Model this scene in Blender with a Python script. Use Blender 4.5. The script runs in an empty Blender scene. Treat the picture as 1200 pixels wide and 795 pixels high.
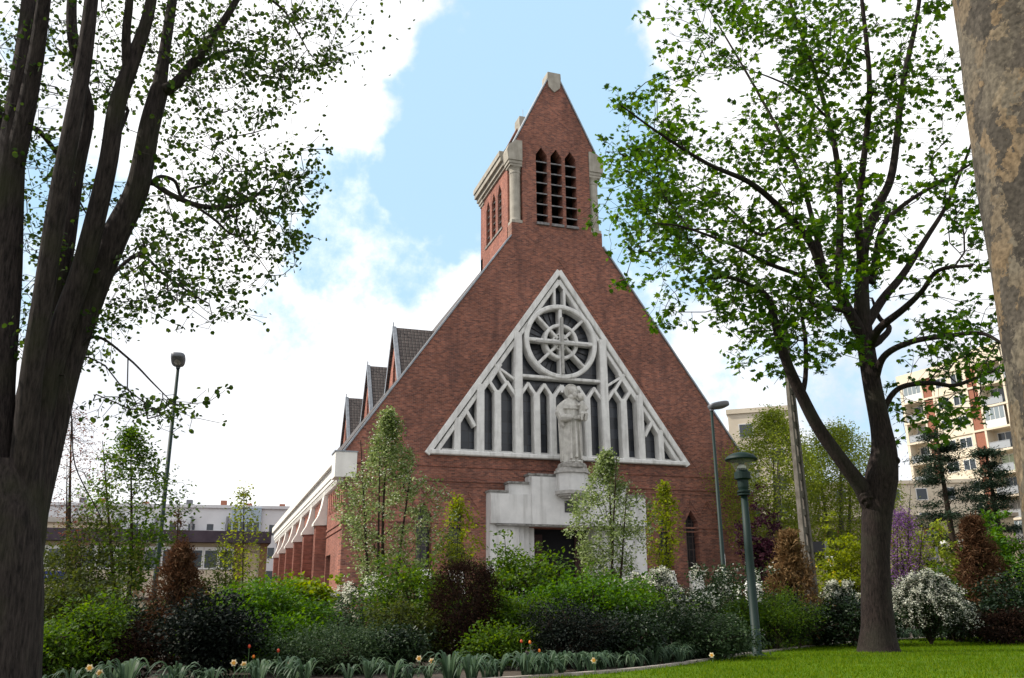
import bpy, bmesh, math, random
import numpy as np
from mathutils import Vector, Matrix
from mathutils.geometry import tessellate_polygon
R = math.radians
random.seed(7); rng = np.random.default_rng(7)
sc = bpy.context.scene
COL = sc.collection

# ------------------------------------------------------------------ camera
CAMZ = 1.2
YAW, PITCH, ROLL, FOC = 0.325651, 0.298227, -0.0086296, 1037.75
PW, PH = 1200.0, 795.0
_f = np.array([math.sin(YAW)*math.cos(PITCH), math.cos(YAW)*math.cos(PITCH), math.sin(PITCH)])
_r0 = np.array([math.cos(YAW), -math.sin(YAW), 0.0]); _u0 = np.cross(_r0, _f)
_r = math.cos(ROLL)*_r0 + math.sin(ROLL)*_u0
_u = -math.sin(ROLL)*_r0 + math.cos(ROLL)*_u0
cam_d = bpy.data.cameras.new("camera"); cam = bpy.data.objects.new("camera", cam_d); COL.objects.link(cam)
cam_d.sensor_width = 36; cam_d.lens = FOC/PW*36; cam_d.clip_end = 2000; cam_d.clip_start = 0.05
cam.matrix_world = Matrix(((_r[0], _u[0], -_f[0], 0), (_r[1], _u[1], -_f[1], 0), (_r[2], _u[2], -_f[2], CAMZ), (0, 0, 0, 1)))
sc.camera = cam

def ray(x, y):
    return _f + _r*(x-PW/2)/FOC - _u*(y-PH/2)/FOC
def at(x, y, d):
    """point at horizontal distance d from the viewpoint in the direction of photo pixel x, y"""
    v = ray(x, y); v = v*(d/math.hypot(v[0], v[1])); return np.array([v[0], v[1], v[2]+CAMZ])
def depth(x, y, d):
    return float(np.dot(at(x, y, d)-[0, 0, CAMZ], _f))

# ------------------------------------------------------------------ light
SUN_EL, SUN_AZ = R(44), R(292)        # azimuth clockwise from +Y
to_sun = Vector((math.sin(SUN_AZ)*math.cos(SUN_EL), math.cos(SUN_AZ)*math.cos(SUN_EL), math.sin(SUN_EL)))
sd = bpy.data.lights.new("sun", 'SUN'); sd.energy = 4.2; sd.angle = R(0.6); sd.color = (1.0, 0.93, 0.82)
so = bpy.data.objects.new("sun", sd); COL.objects.link(so)
so.rotation_euler = to_sun.to_track_quat('Z', 'Y').to_euler(); so.location = (-30, 20, 60)
sc.view_settings.view_transform = 'Standard'; sc.view_settings.look = 'None'
sc.view_settings.exposure = 0.4; sc.view_settings.gamma = 1.0
sc.render.engine = 'CYCLES'
sc.cycles.max_bounces = 6; sc.cycles.diffuse_bounces = 3; sc.cycles.glossy_bounces = 2; sc.cycles.transmission_bounces = 4
sc.cycles.use_denoising = True

world = bpy.data.worlds.new("World"); sc.world = world; world.use_nodes = True
def build_world():
    nt = world.node_tree; nt.nodes.clear(); N = nt.nodes.new; L = nt.links.new
    out = N('ShaderNodeOutputWorld'); bg = N('ShaderNodeBackground'); bg.inputs[1].default_value = 0.1
    L(bg.outputs[0], out.inputs[0])
    sky = N('ShaderNodeTexSky'); sky.sky_type = 'NISHITA'; sky.sun_disc = False
    sky.sun_elevation = SUN_EL; sky.sun_rotation = SUN_AZ; sky.air_density = 1.0; sky.dust_density = 1.2; sky.ozone_density = 1.6
    tc = N('ShaderNodeTexCoord')
    # warp the direction a little so blob edges are ragged
    def noise(scale, detail, rough, off, src=None):
        m = N('ShaderNodeMapping'); m.inputs['Location'].default_value = off
        L(src or tc.outputs['Generated'], m.inputs[0])
        n = N('ShaderNodeTexNoise'); n.inputs['Scale'].default_value = scale; n.inputs['Detail'].default_value = detail
        n.inputs['Roughness'].default_value = rough; L(m.outputs[0], n.inputs['Vector']); return n
    def math_(op, a, b=None, c=None):
        n = N('ShaderNodeMath'); n.operation = op
        for i, v in enumerate((a, b, c)):
            if v is None: continue
            if isinstance(v, (int, float)): n.inputs[i].default_value = v
            else: L(v, n.inputs[i])
        return n.outputs[0]
    w = noise(4.0, 5, .6, (1.3, .2, 4.1))
    sub = N('ShaderNodeVectorMath'); sub.operation = 'SUBTRACT'; L(w.outputs['Color'], sub.inputs[0]); sub.inputs[1].default_value = (.5, .5, .5)
    scl = N('ShaderNodeVectorMath'); scl.operation = 'SCALE'; L(sub.outputs[0], scl.inputs[0]); scl.inputs['Scale'].default_value = .22
    add = N('ShaderNodeVectorMath'); add.operation = 'ADD'; L(tc.outputs['Generated'], add.inputs[0]); L(scl.outputs[0], add.inputs[1])
    nrm = N('ShaderNodeVectorMath'); nrm.operation = 'NORMALIZE'; L(add.outputs[0], nrm.inputs[0])
    # openings of blue sky between the clouds: direction, radius (degrees), strength
    opens = [((625, 15), 5.0, 1.0), ((606, 90), 5.0, 1.0), ((575, 165), 5.0, 1.0), ((548, 230), 5.0, .95), ((500, 275), 4.5, .66),
             ((425, 268), 5.0, .60), ((725, 215), 3.4, .8), ((735, 300), 4.5, .72), ((60, 280), 6, .6), ((1010, 470), 6, .45), ((400, 335), 5.5, .3), ((690, 120), 4, .75),
             ((880, 450), 5, .3), ((-500, 100), 16, .8), ((1900, 0), 18, .8), ((700, -700), 14, .8), ((100, -900), 12, .7)]
    acc = None
    for (px, py), rad, st in opens:
        d = ray(px, py); d = d/np.linalg.norm(d)
        dot = N('ShaderNodeVectorMath'); dot.operation = 'DOT_PRODUCT'; L(nrm.outputs[0], dot.inputs[0]); dot.inputs[1].default_value = tuple(d)
        mr = N('ShaderNodeMapRange'); mr.interpolation_type = 'SMOOTHSTEP'; L(dot.outputs['Value'], mr.inputs[0])
        mr.inputs[1].default_value = math.cos(R(rad)*1.35); mr.inputs[2].default_value = math.cos(R(rad)*.45)
        mr.inputs[3].default_value = 0; mr.inputs[4].default_value = st
        acc = mr.outputs[0] if acc is None else math_('MAXIMUM', acc, mr.outputs[0])
    fine = noise(9.0, 8, .62, (3, 1, 2))
    k = math_('ADD', acc, math_('MULTIPLY', math_('SUBTRACT', fine.outputs[0], .5), 1.9))
    mr = N('ShaderNodeMapRange'); mr.interpolation_type = 'SMOOTHSTEP'; L(k, mr.inputs[0])
    mr.inputs[1].default_value = .22; mr.inputs[2].default_value = .74; mr.inputs[3].default_value = 0.0; mr.inputs[4].default_value = 1.0
    blue = mr.outputs[0]
    # cloud body brightness: mostly very bright, greyer bellies
    cn = noise(2.6, 6, .55, (7.7, 3.1, .4))
    cr = N('ShaderNodeValToRGB'); L(cn.outputs[0], cr.inputs[0])
    cr.color_ramp.elements[0].position = .40; cr.color_ramp.elements[0].color = (.60, .63, .70, 1)
    cr.color_ramp.elements[1].position = .60; cr.color_ramp.elements[1].color = (1, 1, 1, 1)
    cs = N('ShaderNodeVectorMath'); cs.operation = 'SCALE'; L(cr.outputs[0], cs.inputs[0]); cs.inputs['Scale'].default_value = 10.6
    # thin high veil over the blue
    veil = N('ShaderNodeMix'); veil.data_type = 'RGBA'; veil.inputs[0].default_value = .78
    L(sky.outputs[0], veil.inputs[6]); veil.inputs[7].default_value = (4.8, 7.2, 9.2, 1)
    mix = N('ShaderNodeMix'); mix.data_type = 'RGBA'; L(blue, mix.inputs[0]); L(cs.outputs[0], mix.inputs[6]); L(veil.outputs[2], mix.inputs[7])
    L(mix.outputs[2], bg.inputs[0])
build_world()

# ------------------------------------------------------------------ helpers
def tag(o, label=None, cat=None, group=None, kind=None):
    if label: o['label'] = label
    if cat: o['category'] = cat
    if group: o['group'] = group
    if kind: o['kind'] = kind
    return o
def link(o, parent=None):
    COL.objects.link(o)
    if parent is not None:
        o.parent = parent
        o.matrix_parent_inverse = Matrix.Translation(-Vector(parent.location)) if parent.rotation_euler.z == 0 else parent.matrix_basis.inverted()
    return o
def empty(name, loc=(0, 0, 0), label=None, cat=None, group=None):
    o = bpy.data.objects.new(name, None); o.location = tuple(float(v) for v in loc); COL.objects.link(o); o.empty_display_size = .2
    return tag(o, label, cat, group)

class MB:
    def __init__(s): s.v = []; s.f = []; s.smooth = False
    def add(s, vs, fs):
        n = len(s.v); s.v += [tuple(map(float, q)) for q in vs]; s.f += [tuple(n+i for i in f) for f in fs]; return s
    def box(s, x0, x1, y0, y1, z0, z1):
        x0, x1 = sorted((x0, x1)); y0, y1 = sorted((y0, y1)); z0, z1 = sorted((z0, z1))
        return s.add([(x0, y0, z0), (x1, y0, z0), (x1, y1, z0), (x0, y1, z0), (x0, y0, z1), (x1, y0, z1), (x1, y1, z1), (x0, y1, z1)],
                     [(0, 3, 2, 1), (4, 5, 6, 7), (0, 1, 5, 4), (1, 2, 6, 5), (2, 3, 7, 6), (3, 0, 4, 7)])
    def prism(s, pts, a0, a1, axis='y', holes=()):
        """polygon (u,z) with holes, extruded along y (u=x) or x (u=y) or z (u=x, second=y)"""
        loops = [list(pts)] + [list(h) for h in holes]
        P3 = (lambda p, a: (p[0], a, p[1])) if axis == 'y' else ((lambda p, a: (a, p[0], p[1])) if axis == 'x' else (lambda p, a: (p[0], p[1], a)))
        flat = [p for l in loops for p in l]; n = len(flat)
        tris = tessellate_polygon([[Vector((p[0], p[1], 0)) for p in l] for l in loops])
        vs = [P3(p, a0) for p in flat] + [P3(p, a1) for p in flat]
        fs = []
        for t in tris: fs.append(tuple(t)); fs.append(tuple(n+i for i in reversed(t)))
        k = 0
        for l in loops:
            m = len(l)
            for i in range(m):
                a, b = k+i, k+(i+1) % m; fs.append((a, b, n+b, n+a))
            k += m
        return s.add(vs, fs)
    def bar(s, p, q, w, y0, y1, ch=.0):
        """bar in the XZ plane from p to q of width w, from y0 (front) to y1 with chamfered front edges"""
        p = np.array(p, float); q = np.array(q, float); d = (q-p)/np.linalg.norm(q-p); n = np.array([-d[1], d[0]])
        c = ch; prof = [(-w/2, y1), (-w/2, y0+c), (-w/2+c, y0), (w/2-c, y0), (w/2, y0+c), (w/2, y1)] if c > 0 else [(-w/2, y1), (-w/2, y0), (w/2, y0), (w/2, y1)]
        m = len(prof); vs = []
        for e in (p, q):
            for a, y in prof: vs.append((e[0]+n[0]*a, y, e[1]+n[1]*a))
        fs = [(i, (i+1) % m, m+(i+1) % m, m+i) for i in range(m)] + [tuple(range(m))[::-1], tuple(range(m, 2*m))]
        return s.add(vs, fs)
    def ring(s, cx, cz, r0, r1, y0, y1, n=64, ch=0.05):
        prof = [(r0, y1), (r0, y0+ch), (r0+ch, y0), (r1-ch, y0), (r1, y0+ch), (r1, y1)]; m = len(prof); vs = []; fs = []
        for i in range(n):
            a = 2*math.pi*i/n
            for r, y in prof: vs.append((cx+r*math.cos(a), y, cz+r*math.sin(a)))
        for i in range(n):
            j = (i+1) % n
            for k in range(m): fs.append((i*m+k, i*m+(k+1) % m, j*m+(k+1) % m, j*m+k))
        return s.add(vs, fs)
    def tube(s, pts, rad, n=8, cap=True):
        pts = np.asarray(pts, float); m = len(pts); rad = np.full(m, rad) if np.isscalar(rad) else np.asarray(rad)
        t = np.gradient(pts, axis=0); t /= np.linalg.norm(t, axis=1)[:, None]+1e-9
        a = np.array([0, 0, 1.]) if abs(t[0][2]) < .9 else np.array([1., 0, 0])
        u = np.cross(t[0], a); u /= np.linalg.norm(u); ang = np.arange(n)*2*math.pi/n; vs = []
        for i in range(m):
            u = u-t[i]*np.dot(u, t[i]); u /= np.linalg.norm(u)+1e-9; w = np.cross(t[i], u)
            vs += list(pts[i]+rad[i]*(np.outer(np.cos(ang), u)+np.outer(np.sin(ang), w)))
        fs = [(i*n+k, i*n+(k+1) % n, (i+1)*n+(k+1) % n, (i+1)*n+k) for i in range(m-1) for k in range(n)]
        if cap: fs += [tuple(range(n))[::-1], tuple(range((m-1)*n, m*n))]
        return s.add(vs, fs)
    def lathe(s, prof, cx, cy, n=20):
        vs = []; fs = []; m = len(prof)
        for r, z in prof:
            for i in range(n):
                a = 2*math.pi*i/n; vs.append((cx+r*math.cos(a), cy+r*math.sin(a), z))
        for k in range(m-1):
            for i in range(n): fs.append((k*n+i, k*n+(i+1) % n, (k+1)*n+(i+1) % n, (k+1)*n+i))
        fs += [tuple(range(n))[::-1], tuple(range((m-1)*n, m*n))]
        return s.add(vs, fs)
    def build(s, name, mat, parent=None, smooth=False):
        me = bpy.data.meshes.new(name); me.from_pydata(s.v, [], s.f); me.materials.append(mat)
        bm = bmesh.new(); bm.from_mesh(me); bmesh.ops.recalc_face_normals(bm, faces=bm.faces); bm.to_mesh(me); bm.free()
        if smooth: me.shade_smooth() if hasattr(me, 'shade_smooth') else None
        o = bpy.data.objects.new(name, me); return link(o, parent)

def np_mesh(name, V, F, mat, parent=None, smooth=False):
    """V (n,3), F (m,k) index arrays -> one mesh object"""
    V = np.ascontiguousarray(V, np.float32); F = np.ascontiguousarray(F, np.int32)
    me = bpy.data.meshes.new(name); me.vertices.add(len(V)); me.vertices.foreach_set('co', V.ravel())
    k = F.shape[1]; me.loops.add(F.size); me.loops.foreach_set('vertex_index', F.ravel())
    me.polygons.add(len(F)); me.polygons.foreach_set('loop_start', np.arange(0, F.size, k, dtype=np.int32))
    if smooth: me.polygons.foreach_set('use_smooth', np.ones(len(F), bool))
    me.materials.append(mat); me.update(calc_edges=True)
    o = bpy.data.objects.new(name, me); return link(o, parent)

# ------------------------------------------------------------------ materials
MATS = {}
def mat_new(name):
    m = bpy.data.materials.new(name); m.use_nodes = True; nt = m.node_tree; b = nt.nodes['Principled BSDF']; MATS[name] = m
    return m, nt, b
def mottled(name, c0, c1, scale=3.0, rough=.85, bump=.15, bscale=40, streak=None, spec=.3, metal=0, lo=.35, hi=.65, bdist=.02):
    m, nt, b = mat_new(name); N = nt.nodes.new; L = nt.links.new
    tc = N('ShaderNodeTexCoord'); n = N('ShaderNodeTexNoise'); n.inputs['Scale'].default_value = scale; n.inputs['Detail'].default_value = 8; n.inputs['Roughness'].default_value = .6
    L(tc.outputs['Object'], n.inputs['Vector'])
    cr = N('ShaderNodeValToRGB'); L(n.outputs[0], cr.inputs[0]); cr.color_ramp.elements[0].position = lo; cr.color_ramp.elements[1].position = hi
    cr.color_ramp.elements[0].color = (*c0, 1); cr.color_ramp.elements[1].color = (*c1, 1); col = cr.outputs[0]
    if streak:
        mp = N('ShaderNodeMapping'); mp.inputs['Scale'].default_value = (streak[1], streak[1], streak[1]*.12); L(tc.outputs['Object'], mp.inputs[0])
        n2 = N('ShaderNodeTexNoise'); n2.inputs['Scale'].default_value = 1; n2.inputs['Detail'].default_value = 6; L(mp.outputs[0], n2.inputs['Vector'])
        mr = N('ShaderNodeMapRange'); L(n2.outputs[0], mr.inputs[0]); mr.inputs[1].default_value = .5; mr.inputs[2].default_value = .75; mr.inputs[4].default_value = streak[2]
        mx = N('ShaderNodeMix'); mx.data_type = 'RGBA'; L(mr.outputs[0], mx.inputs[0]); L(col, mx.inputs[6]); mx.inputs[7].default_value = (*streak[0], 1); col = mx.outputs[2]
    L(col, b.inputs['Base Color']); b.inputs['Roughness'].default_value = rough; b.inputs['Specular IOR Level'].default_value = spec; b.inputs['Metallic'].default_value = metal
    if bump:
        n3 = N('ShaderNodeTexNoise'); n3.inputs['Scale'].default_value = bscale; n3.inputs['Detail'].default_value = 5; L(tc.outputs['Object'], n3.inputs['Vector'])
        bp = N('ShaderNodeBump'); bp.inputs['Strength'].default_value = bump; bp.inputs['Distance'].default_value = bdist; L(n3.outputs[0], bp.inputs['Height']); L(bp.outputs[0], b.inputs['Normal'])
    return m
def brickmat(name, swap, tone=1.0, c=((.235, .072, .055), (.155, .047, .040)), mortar=(.20, .125, .105), bw=.24, bh=.085):
    """swap: which object axes map onto the courses: 'xz' or 'yz'"""
    m, nt, b = mat_new(name); N = nt.nodes.new; L = nt.links.new
    tc = N('ShaderNodeTexCoord'); sx = N('ShaderNodeSeparateXYZ'); L(tc.outputs['Object'], sx.inputs[0])
    cb = N('ShaderNodeCombineXYZ'); L(sx.outputs[0 if swap == 'xz' else 1], cb.inputs[0]); L(sx.outputs[2], cb.inputs[1])
    br = N('ShaderNodeTexBrick'); L(cb.outputs[0], br.inputs['Vector']); br.inputs['Scale'].default_value = 1
    br.inputs['Brick Width'].default_value = bw; br.inputs['Row Height'].default_value = bh; br.inputs['Mortar Size'].default_value = .007; br.inputs['Bias'].default_value = 0
    br.inputs['Color1'].default_value = (*[v*tone for v in c[0]], 1); br.inputs['Color2'].default_value = (*[v*tone for v in c[1]], 1); br.inputs['Mortar'].default_value = (*mortar, 1)
    # darker burnt bricks in loose patches and a broad weathering tone
    wn = N('ShaderNodeTexNoise'); wn.inputs['Scale'].default_value = .33; wn.inputs['Detail'].default_value = 7; wn.inputs['Roughness'].default_value = .62; L(tc.outputs['Object'], wn.inputs['Vector'])
    mr = N('ShaderNodeMapRange'); L(wn.outputs[0], mr.inputs[0]); mr.inputs[1].default_value = .3; mr.inputs[2].default_value = .72; mr.inputs[3].default_value = 1.24; mr.inputs[4].default_value = .70
    hs = N('ShaderNodeHueSaturation'); L(br.outputs[0], hs.inputs['Color']); L(mr.outputs[0], hs.inputs['Value'])
    mp = N('ShaderNodeMapping'); mp.inputs['Scale'].default_value = (3.2, 3.2, 9.0); L(tc.outputs['Object'], mp.inputs[0])
    fn = N('ShaderNodeTexNoise'); fn.inputs['Scale'].default_value = 1.0; fn.inputs['Detail'].default_value = 4; L(mp.outputs[0], fn.inputs['Vector'])
    mr2 = N('ShaderNodeMapRange'); L(fn.outputs[0], mr2.inputs[0]); mr2.inputs[1].default_value = .35; mr2.inputs[2].default_value = .65; mr2.inputs[3].default_value = .8; mr2.inputs[4].default_value = 1.22
    hs2 = N('ShaderNodeHueSaturation'); L(hs.outputs[0], hs2.inputs['Color']); L(mr2.outputs[0], hs2.inputs['Value'])
    mp3 = N('ShaderNodeMapping'); mp3.inputs['Scale'].default_value = (1.3, 1.3, .16); L(tc.outputs['Object'], mp3.inputs[0])
    sn = N('ShaderNodeTexNoise'); sn.inputs['Scale'].default_value = 1.0; sn.inputs['Detail'].default_value = 6; L(mp3.outputs[0], sn.inputs['Vector'])
    mr3 = N('ShaderNodeMapRange'); L(sn.outputs[0], mr3.inputs[0]); mr3.inputs[1].default_value = .52; mr3.inputs[2].default_value = .74; mr3.inputs[3].default_value = 0; mr3.inputs[4].default_value = .55
    mx3 = N('ShaderNodeMix'); mx3.data_type = 'RGBA'; L(mr3.outputs[0], mx3.inputs[0]); L(hs2.outputs[0], mx3.inputs[6]); mx3.inputs[7].default_value = (.075, .045, .042, 1)
    L(mx3.outputs[2], b.inputs['Base Color']); b.inputs['Roughness'].default_value = .9; b.inputs['Specular IOR Level'].default_value = .2
    bp = N('ShaderNodeBump'); bp.inputs['Strength'].default_value = .4; bp.inputs['Distance'].default_value = .015; L(br.outputs['Fac'], bp.inputs['Height']); bp.invert = True; L(bp.outputs[0], b.inputs['Normal'])
    return m
def plain(name, c, rough=.6, metal=0, spec=.4):
    m, nt, b = mat_new(name); b.inputs['Base Color'].default_value = (*c, 1); b.inputs['Roughness'].default_value = rough; b.inputs['Metallic'].default_value = metal; b.inputs['Specular IOR Level'].default_value = spec
    return m
def leafmat(name, cols, trans=.45, rough=.5, spec=.35, tcol=None, clump=.35):
    """diffuse + translucent leaf; tone varies leaf by leaf"""
    m, nt, b = mat_new(name); N = nt.nodes.new; L = nt.links.new
    g = N('ShaderNodeNewGeometry'); tc = N('ShaderNodeTexCoord'); n = N('ShaderNodeTexNoise'); n.inputs['Scale'].default_value = 1.7; L(tc.outputs['Object'], n.inputs['Vector'])
    mx = N('ShaderNodeMath'); mx.operation = 'MULTIPLY_ADD'; L(g.outputs['Random Per Island'], mx.inputs[0]); mx.inputs[1].default_value = 1-clump
    sc_ = N('ShaderNodeMath'); sc_.operation = 'MULTIPLY'; L(n.outputs[0], sc_.inputs[0]); sc_.inputs[1].default_value = clump; L(sc_.outputs[0], mx.inputs[2])
    cr = N('ShaderNodeValToRGB'); L(mx.outputs[0], cr.inputs[0]); e = cr.color_ramp.elements
    e[0].position = .1; e[1].position = .95; e[0].color = (*cols[0], 1); e[1].color = (*cols[-1], 1)
    for i, c in enumerate(cols[1:-1]): x = e.new(.1+.85*(i+1)/(len(cols)-1)); x.color = (*c, 1)
    L(cr.outputs[0], b.inputs['Base Color']); b.inputs['Roughness'].default_value = rough+.12; b.inputs['Specular IOR Level'].default_value = spec*.45
    tr = N('ShaderNodeBsdfTranslucent'); hs = N('ShaderNodeHueSaturation'); hs.inputs['Value'].default_value = 1.9; hs.inputs['Saturation'].default_value = 1.1; hs.inputs['Hue'].default_value = .485
    L(cr.outputs[0], hs.inputs['Color']); L(hs.outputs[0], tr.inputs[0])
    ms = N('ShaderNodeMixShader'); ms.inputs[0].default_value = trans; L(b.outputs[0], ms.inputs[1]); L(tr.outputs[0], ms.inputs[2]); L(ms.outputs[0], nt.nodes['Material Output'].inputs[0])
    return m
def barkmat(name, c0, c1, zs=.25, scale=9, bump=.9, moss=None):
    m, nt, b = mat_new(name); N = nt.nodes.new; L = nt.links.new
    tc = N('ShaderNodeTexCoord'); mp = N('ShaderNodeMapping'); mp.inputs['Scale'].default_value = (scale, scale, scale*zs); L(tc.outputs['Object'], mp.inputs[0])
    n = N('ShaderNodeTexNoise'); n.inputs['Scale'].default_value = 1.4; n.inputs['Detail'].default_value = 9; n.inputs['Roughness'].default_value = .7; L(mp.outputs[0], n.inputs['Vector'])
    cr = N('ShaderNodeValToRGB'); L(n.outputs[0], cr.inputs[0]); cr.color_ramp.elements[0].position = .36; cr.color_ramp.elements[1].position = .64
    cr.color_ramp.elements[0].color = (*c0, 1); cr.color_ramp.elements[1].color = (*c1, 1); col = cr.outputs[0]
    if moss:
        n2 = N('ShaderNodeTexNoise'); n2.inputs['Scale'].default_value = 1.3; n2.inputs['Detail'].default_value = 6; L(tc.outputs['Object'], n2.inputs['Vector'])
        mr = N('ShaderNodeMapRange'); L(n2.outputs[0], mr.inputs[0]); mr.inputs[1].default_value = .5; mr.inputs[2].default_value = .68; mr.inputs[4].default_value = .75
        mx = N('ShaderNodeMix'); mx.data_type = 'RGBA'; L(mr.outputs[0], mx.inputs[0]); L(col, mx.inputs[6]); mx.inputs[7].default_value = (*moss, 1); col = mx.outputs[2]
    L(col, b.inputs['Base Color']); b.inputs['Roughness'].default_value = .95; b.inputs['Specular IOR Level'].default_value = .15
    bp = N('ShaderNodeBump'); bp.inputs['Strength'].default_value = bump; bp.inputs['Distance'].default_value = .03; L(n.outputs[0], bp.inputs['Height']); L(bp.outputs[0], b.inputs['Normal'])
    return m
def planebark():
    m, nt, b = mat_new('plane_bark'); N = nt.nodes.new; L = nt.links.new
    tc = N('ShaderNodeTexCoord'); w = N('ShaderNodeTexNoise'); w.inputs['Scale'].default_value = 9; w.inputs['Detail'].default_value = 8; w.inputs['Roughness'].default_value = .7; L(tc.outputs['Object'], w.inputs['Vector'])
    sb = N('ShaderNodeVectorMath'); sb.operation = 'MULTIPLY_ADD'; L(w.outputs['Color'], sb.inputs[0]); sb.inputs[1].default_value = (.30, .30, .45); L(tc.outputs['Object'], sb.inputs[2])
    mp = N('ShaderNodeMapping'); mp.inputs['Scale'].default_value = (9.5, 9.5, 5.0); L(sb.outputs[0], mp.inputs[0])
    v = N('ShaderNodeTexVoronoi'); v.inputs['Scale'].default_value = 1; L(mp.outputs[0], v.inputs['Vector'])
    se = N('ShaderNodeSeparateColor'); L(v.outputs['Color'], se.inputs[0])
    n2 = N('ShaderNodeTexNoise'); n2.inputs['Scale'].default_value = 1.1; n2.inputs['Detail'].default_value = 3; L(tc.outputs['Object'], n2.inputs['Vector'])
    ad = N('ShaderNodeMath'); ad.operation = 'MULTIPLY_ADD'; L(n2.outputs[0], ad.inputs[0]); ad.inputs[1].default_value = 1.0; L(se.outputs[0], ad.inputs[2])
    sb2 = N('ShaderNodeMath'); sb2.operation = 'MULTIPLY'; L(ad.outputs[0], sb2.inputs[0]); sb2.inputs[1].default_value = .5
    cr = N('ShaderNodeValToRGB'); L(sb2.outputs[0], cr.inputs[0]); e = cr.color_ramp.elements; cr.color_ramp.interpolation = 'LINEAR'
    e[0].position = .30; e[0].color = (.062, .052, .043, 1); e[1].position = .78; e[1].color = (.21, .175, .13, 1)
    for p_, c_ in ((.43, (.085, .071, .058)), (.47, (.125, .105, .082)), (.58, (.15, .125, .095)), (.66, (.18, .125, .075))):
        x = e.new(p_); x.color = (*c_, 1)
    n3 = N('ShaderNodeTexNoise'); n3.inputs['Scale'].default_value = 38; n3.inputs['Detail'].default_value = 6; L(tc.outputs['Object'], n3.inputs['Vector'])
    mr = N('ShaderNodeMapRange'); L(n3.outputs[0], mr.inputs[0]); mr.inputs[1].default_value = .3; mr.inputs[2].default_value = .7; mr.inputs[3].default_value = .45; mr.inputs[4].default_value = 1.2
    hs = N('ShaderNodeHueSaturation'); L(cr.outputs[0], hs.inputs['Color']); L(mr.outputs[0], hs.inputs['Value']); L(hs.outputs[0], b.inputs['Base Color'])
    b.inputs['Roughness'].default_value = .9; b.inputs['Specular IOR Level'].default_value = .2
    bp = N('ShaderNodeBump'); bp.inputs['Strength'].default_value = .6; bp.inputs['Distance'].default_value = .02
    a2 = N('ShaderNodeMath'); a2.operation = 'MULTIPLY_ADD'; L(n3.outputs[0], a2.inputs[0]); a2.inputs[1].default_value = .35; L(sb2.outputs[0], a2.inputs[2]); L(a2.outputs[0], bp.inputs['Height']); L(bp.outputs[0], b.inputs['Normal'])
    return m
def glassgrid(name, swap, cw, chh, c0=(.010, .012, .016), c1=(.060, .062, .068), lead=(.012, .012, .013), offs=0):
    m, nt, b = mat_new(name); N = nt.nodes.new; L = nt.links.new
    tc = N('ShaderNodeTexCoord'); sx = N('ShaderNodeSeparateXYZ'); L(tc.outputs['Object'], sx.inputs[0])
    cb = N('ShaderNodeCombineXYZ'); L(sx.outputs[0 if swap == 'xz' else 1], cb.inputs[0]); L(sx.outputs[2], cb.inputs[1])
    br = N('ShaderNodeTexBrick'); br.offset = 0; L(cb.outputs[0], br.inputs['Vector']); br.inputs['Scale'].default_value = 1
    br.inputs['Brick Width'].default_value = cw; br.inputs['Row Height'].default_value = chh; br.inputs['Mortar Size'].default_value = .03
    br.inputs['Color1'].default_value = (*c0, 1); br.inputs['Color2'].default_value = (*c1, 1); br.inputs['Mortar'].default_value = (*lead, 1)
    L(br.outputs[0], b.inputs['Base Color']); b.inputs['Roughness'].default_value = .28; b.inputs['Specular IOR Level'].default_value = .5
    nn = N('ShaderNodeTexNoise'); nn.inputs['Scale'].default_value = 3.5; L(tc.outputs['Object'], nn.inputs['Vector']); bp = N('ShaderNodeBump'); bp.inputs['Strength'].default_value = .3; bp.inputs['Distance'].default_value = .05
    L(nn.outputs[0], bp.inputs['Height']); L(bp.outputs[0], b.inputs['Normal'])
    return m
def tilemat(name, swap='y', c0=(.050, .040, .038), c1=(.085, .066, .058), w=.22, h=.30):
    """roof tiles: courses follow height, columns follow x or y"""
    m, nt, b = mat_new(name); N = nt.nodes.new; L = nt.links.new
    tc = N('ShaderNodeTexCoord'); sx = N('ShaderNodeSeparateXYZ'); L(tc.outputs['Object'], sx.inputs[0])
    cb = N('ShaderNodeCombineXYZ'); L(sx.outputs[1 if swap == 'y' else 0], cb.inputs[0]); L(sx.outputs[2], cb.inputs[1])
    br = N('ShaderNodeTexBrick'); br.offset = .0; L(cb.outputs[0], br.inputs['Vector']); br.inputs['Scale'].default_value = 1
    br.inputs['Brick Width'].default_value = w; br.inputs['Row Height'].default_value = h; br.inputs['Mortar Size'].default_value = .035; br.inputs['Mortar Smooth'].default_value = .8
    br.inputs['Color1'].default_value = (*c0, 1); br.inputs['Color2'].default_value = (*c1, 1); br.inputs['Mortar'].default_value = (.014, .012, .012, 1)
    L(br.outputs[0], b.inputs['Base Color']); b.inputs['Roughness'].default_value = .7
    bp = N('ShaderNodeBump'); bp.inputs['Strength'].default_value = .8; bp.inputs['Distance'].default_value = .04; bp.invert = True; L(br.outputs['Fac'], bp.inputs['Height']); L(bp.outputs[0], b.inputs['Normal'])
    return m

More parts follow.
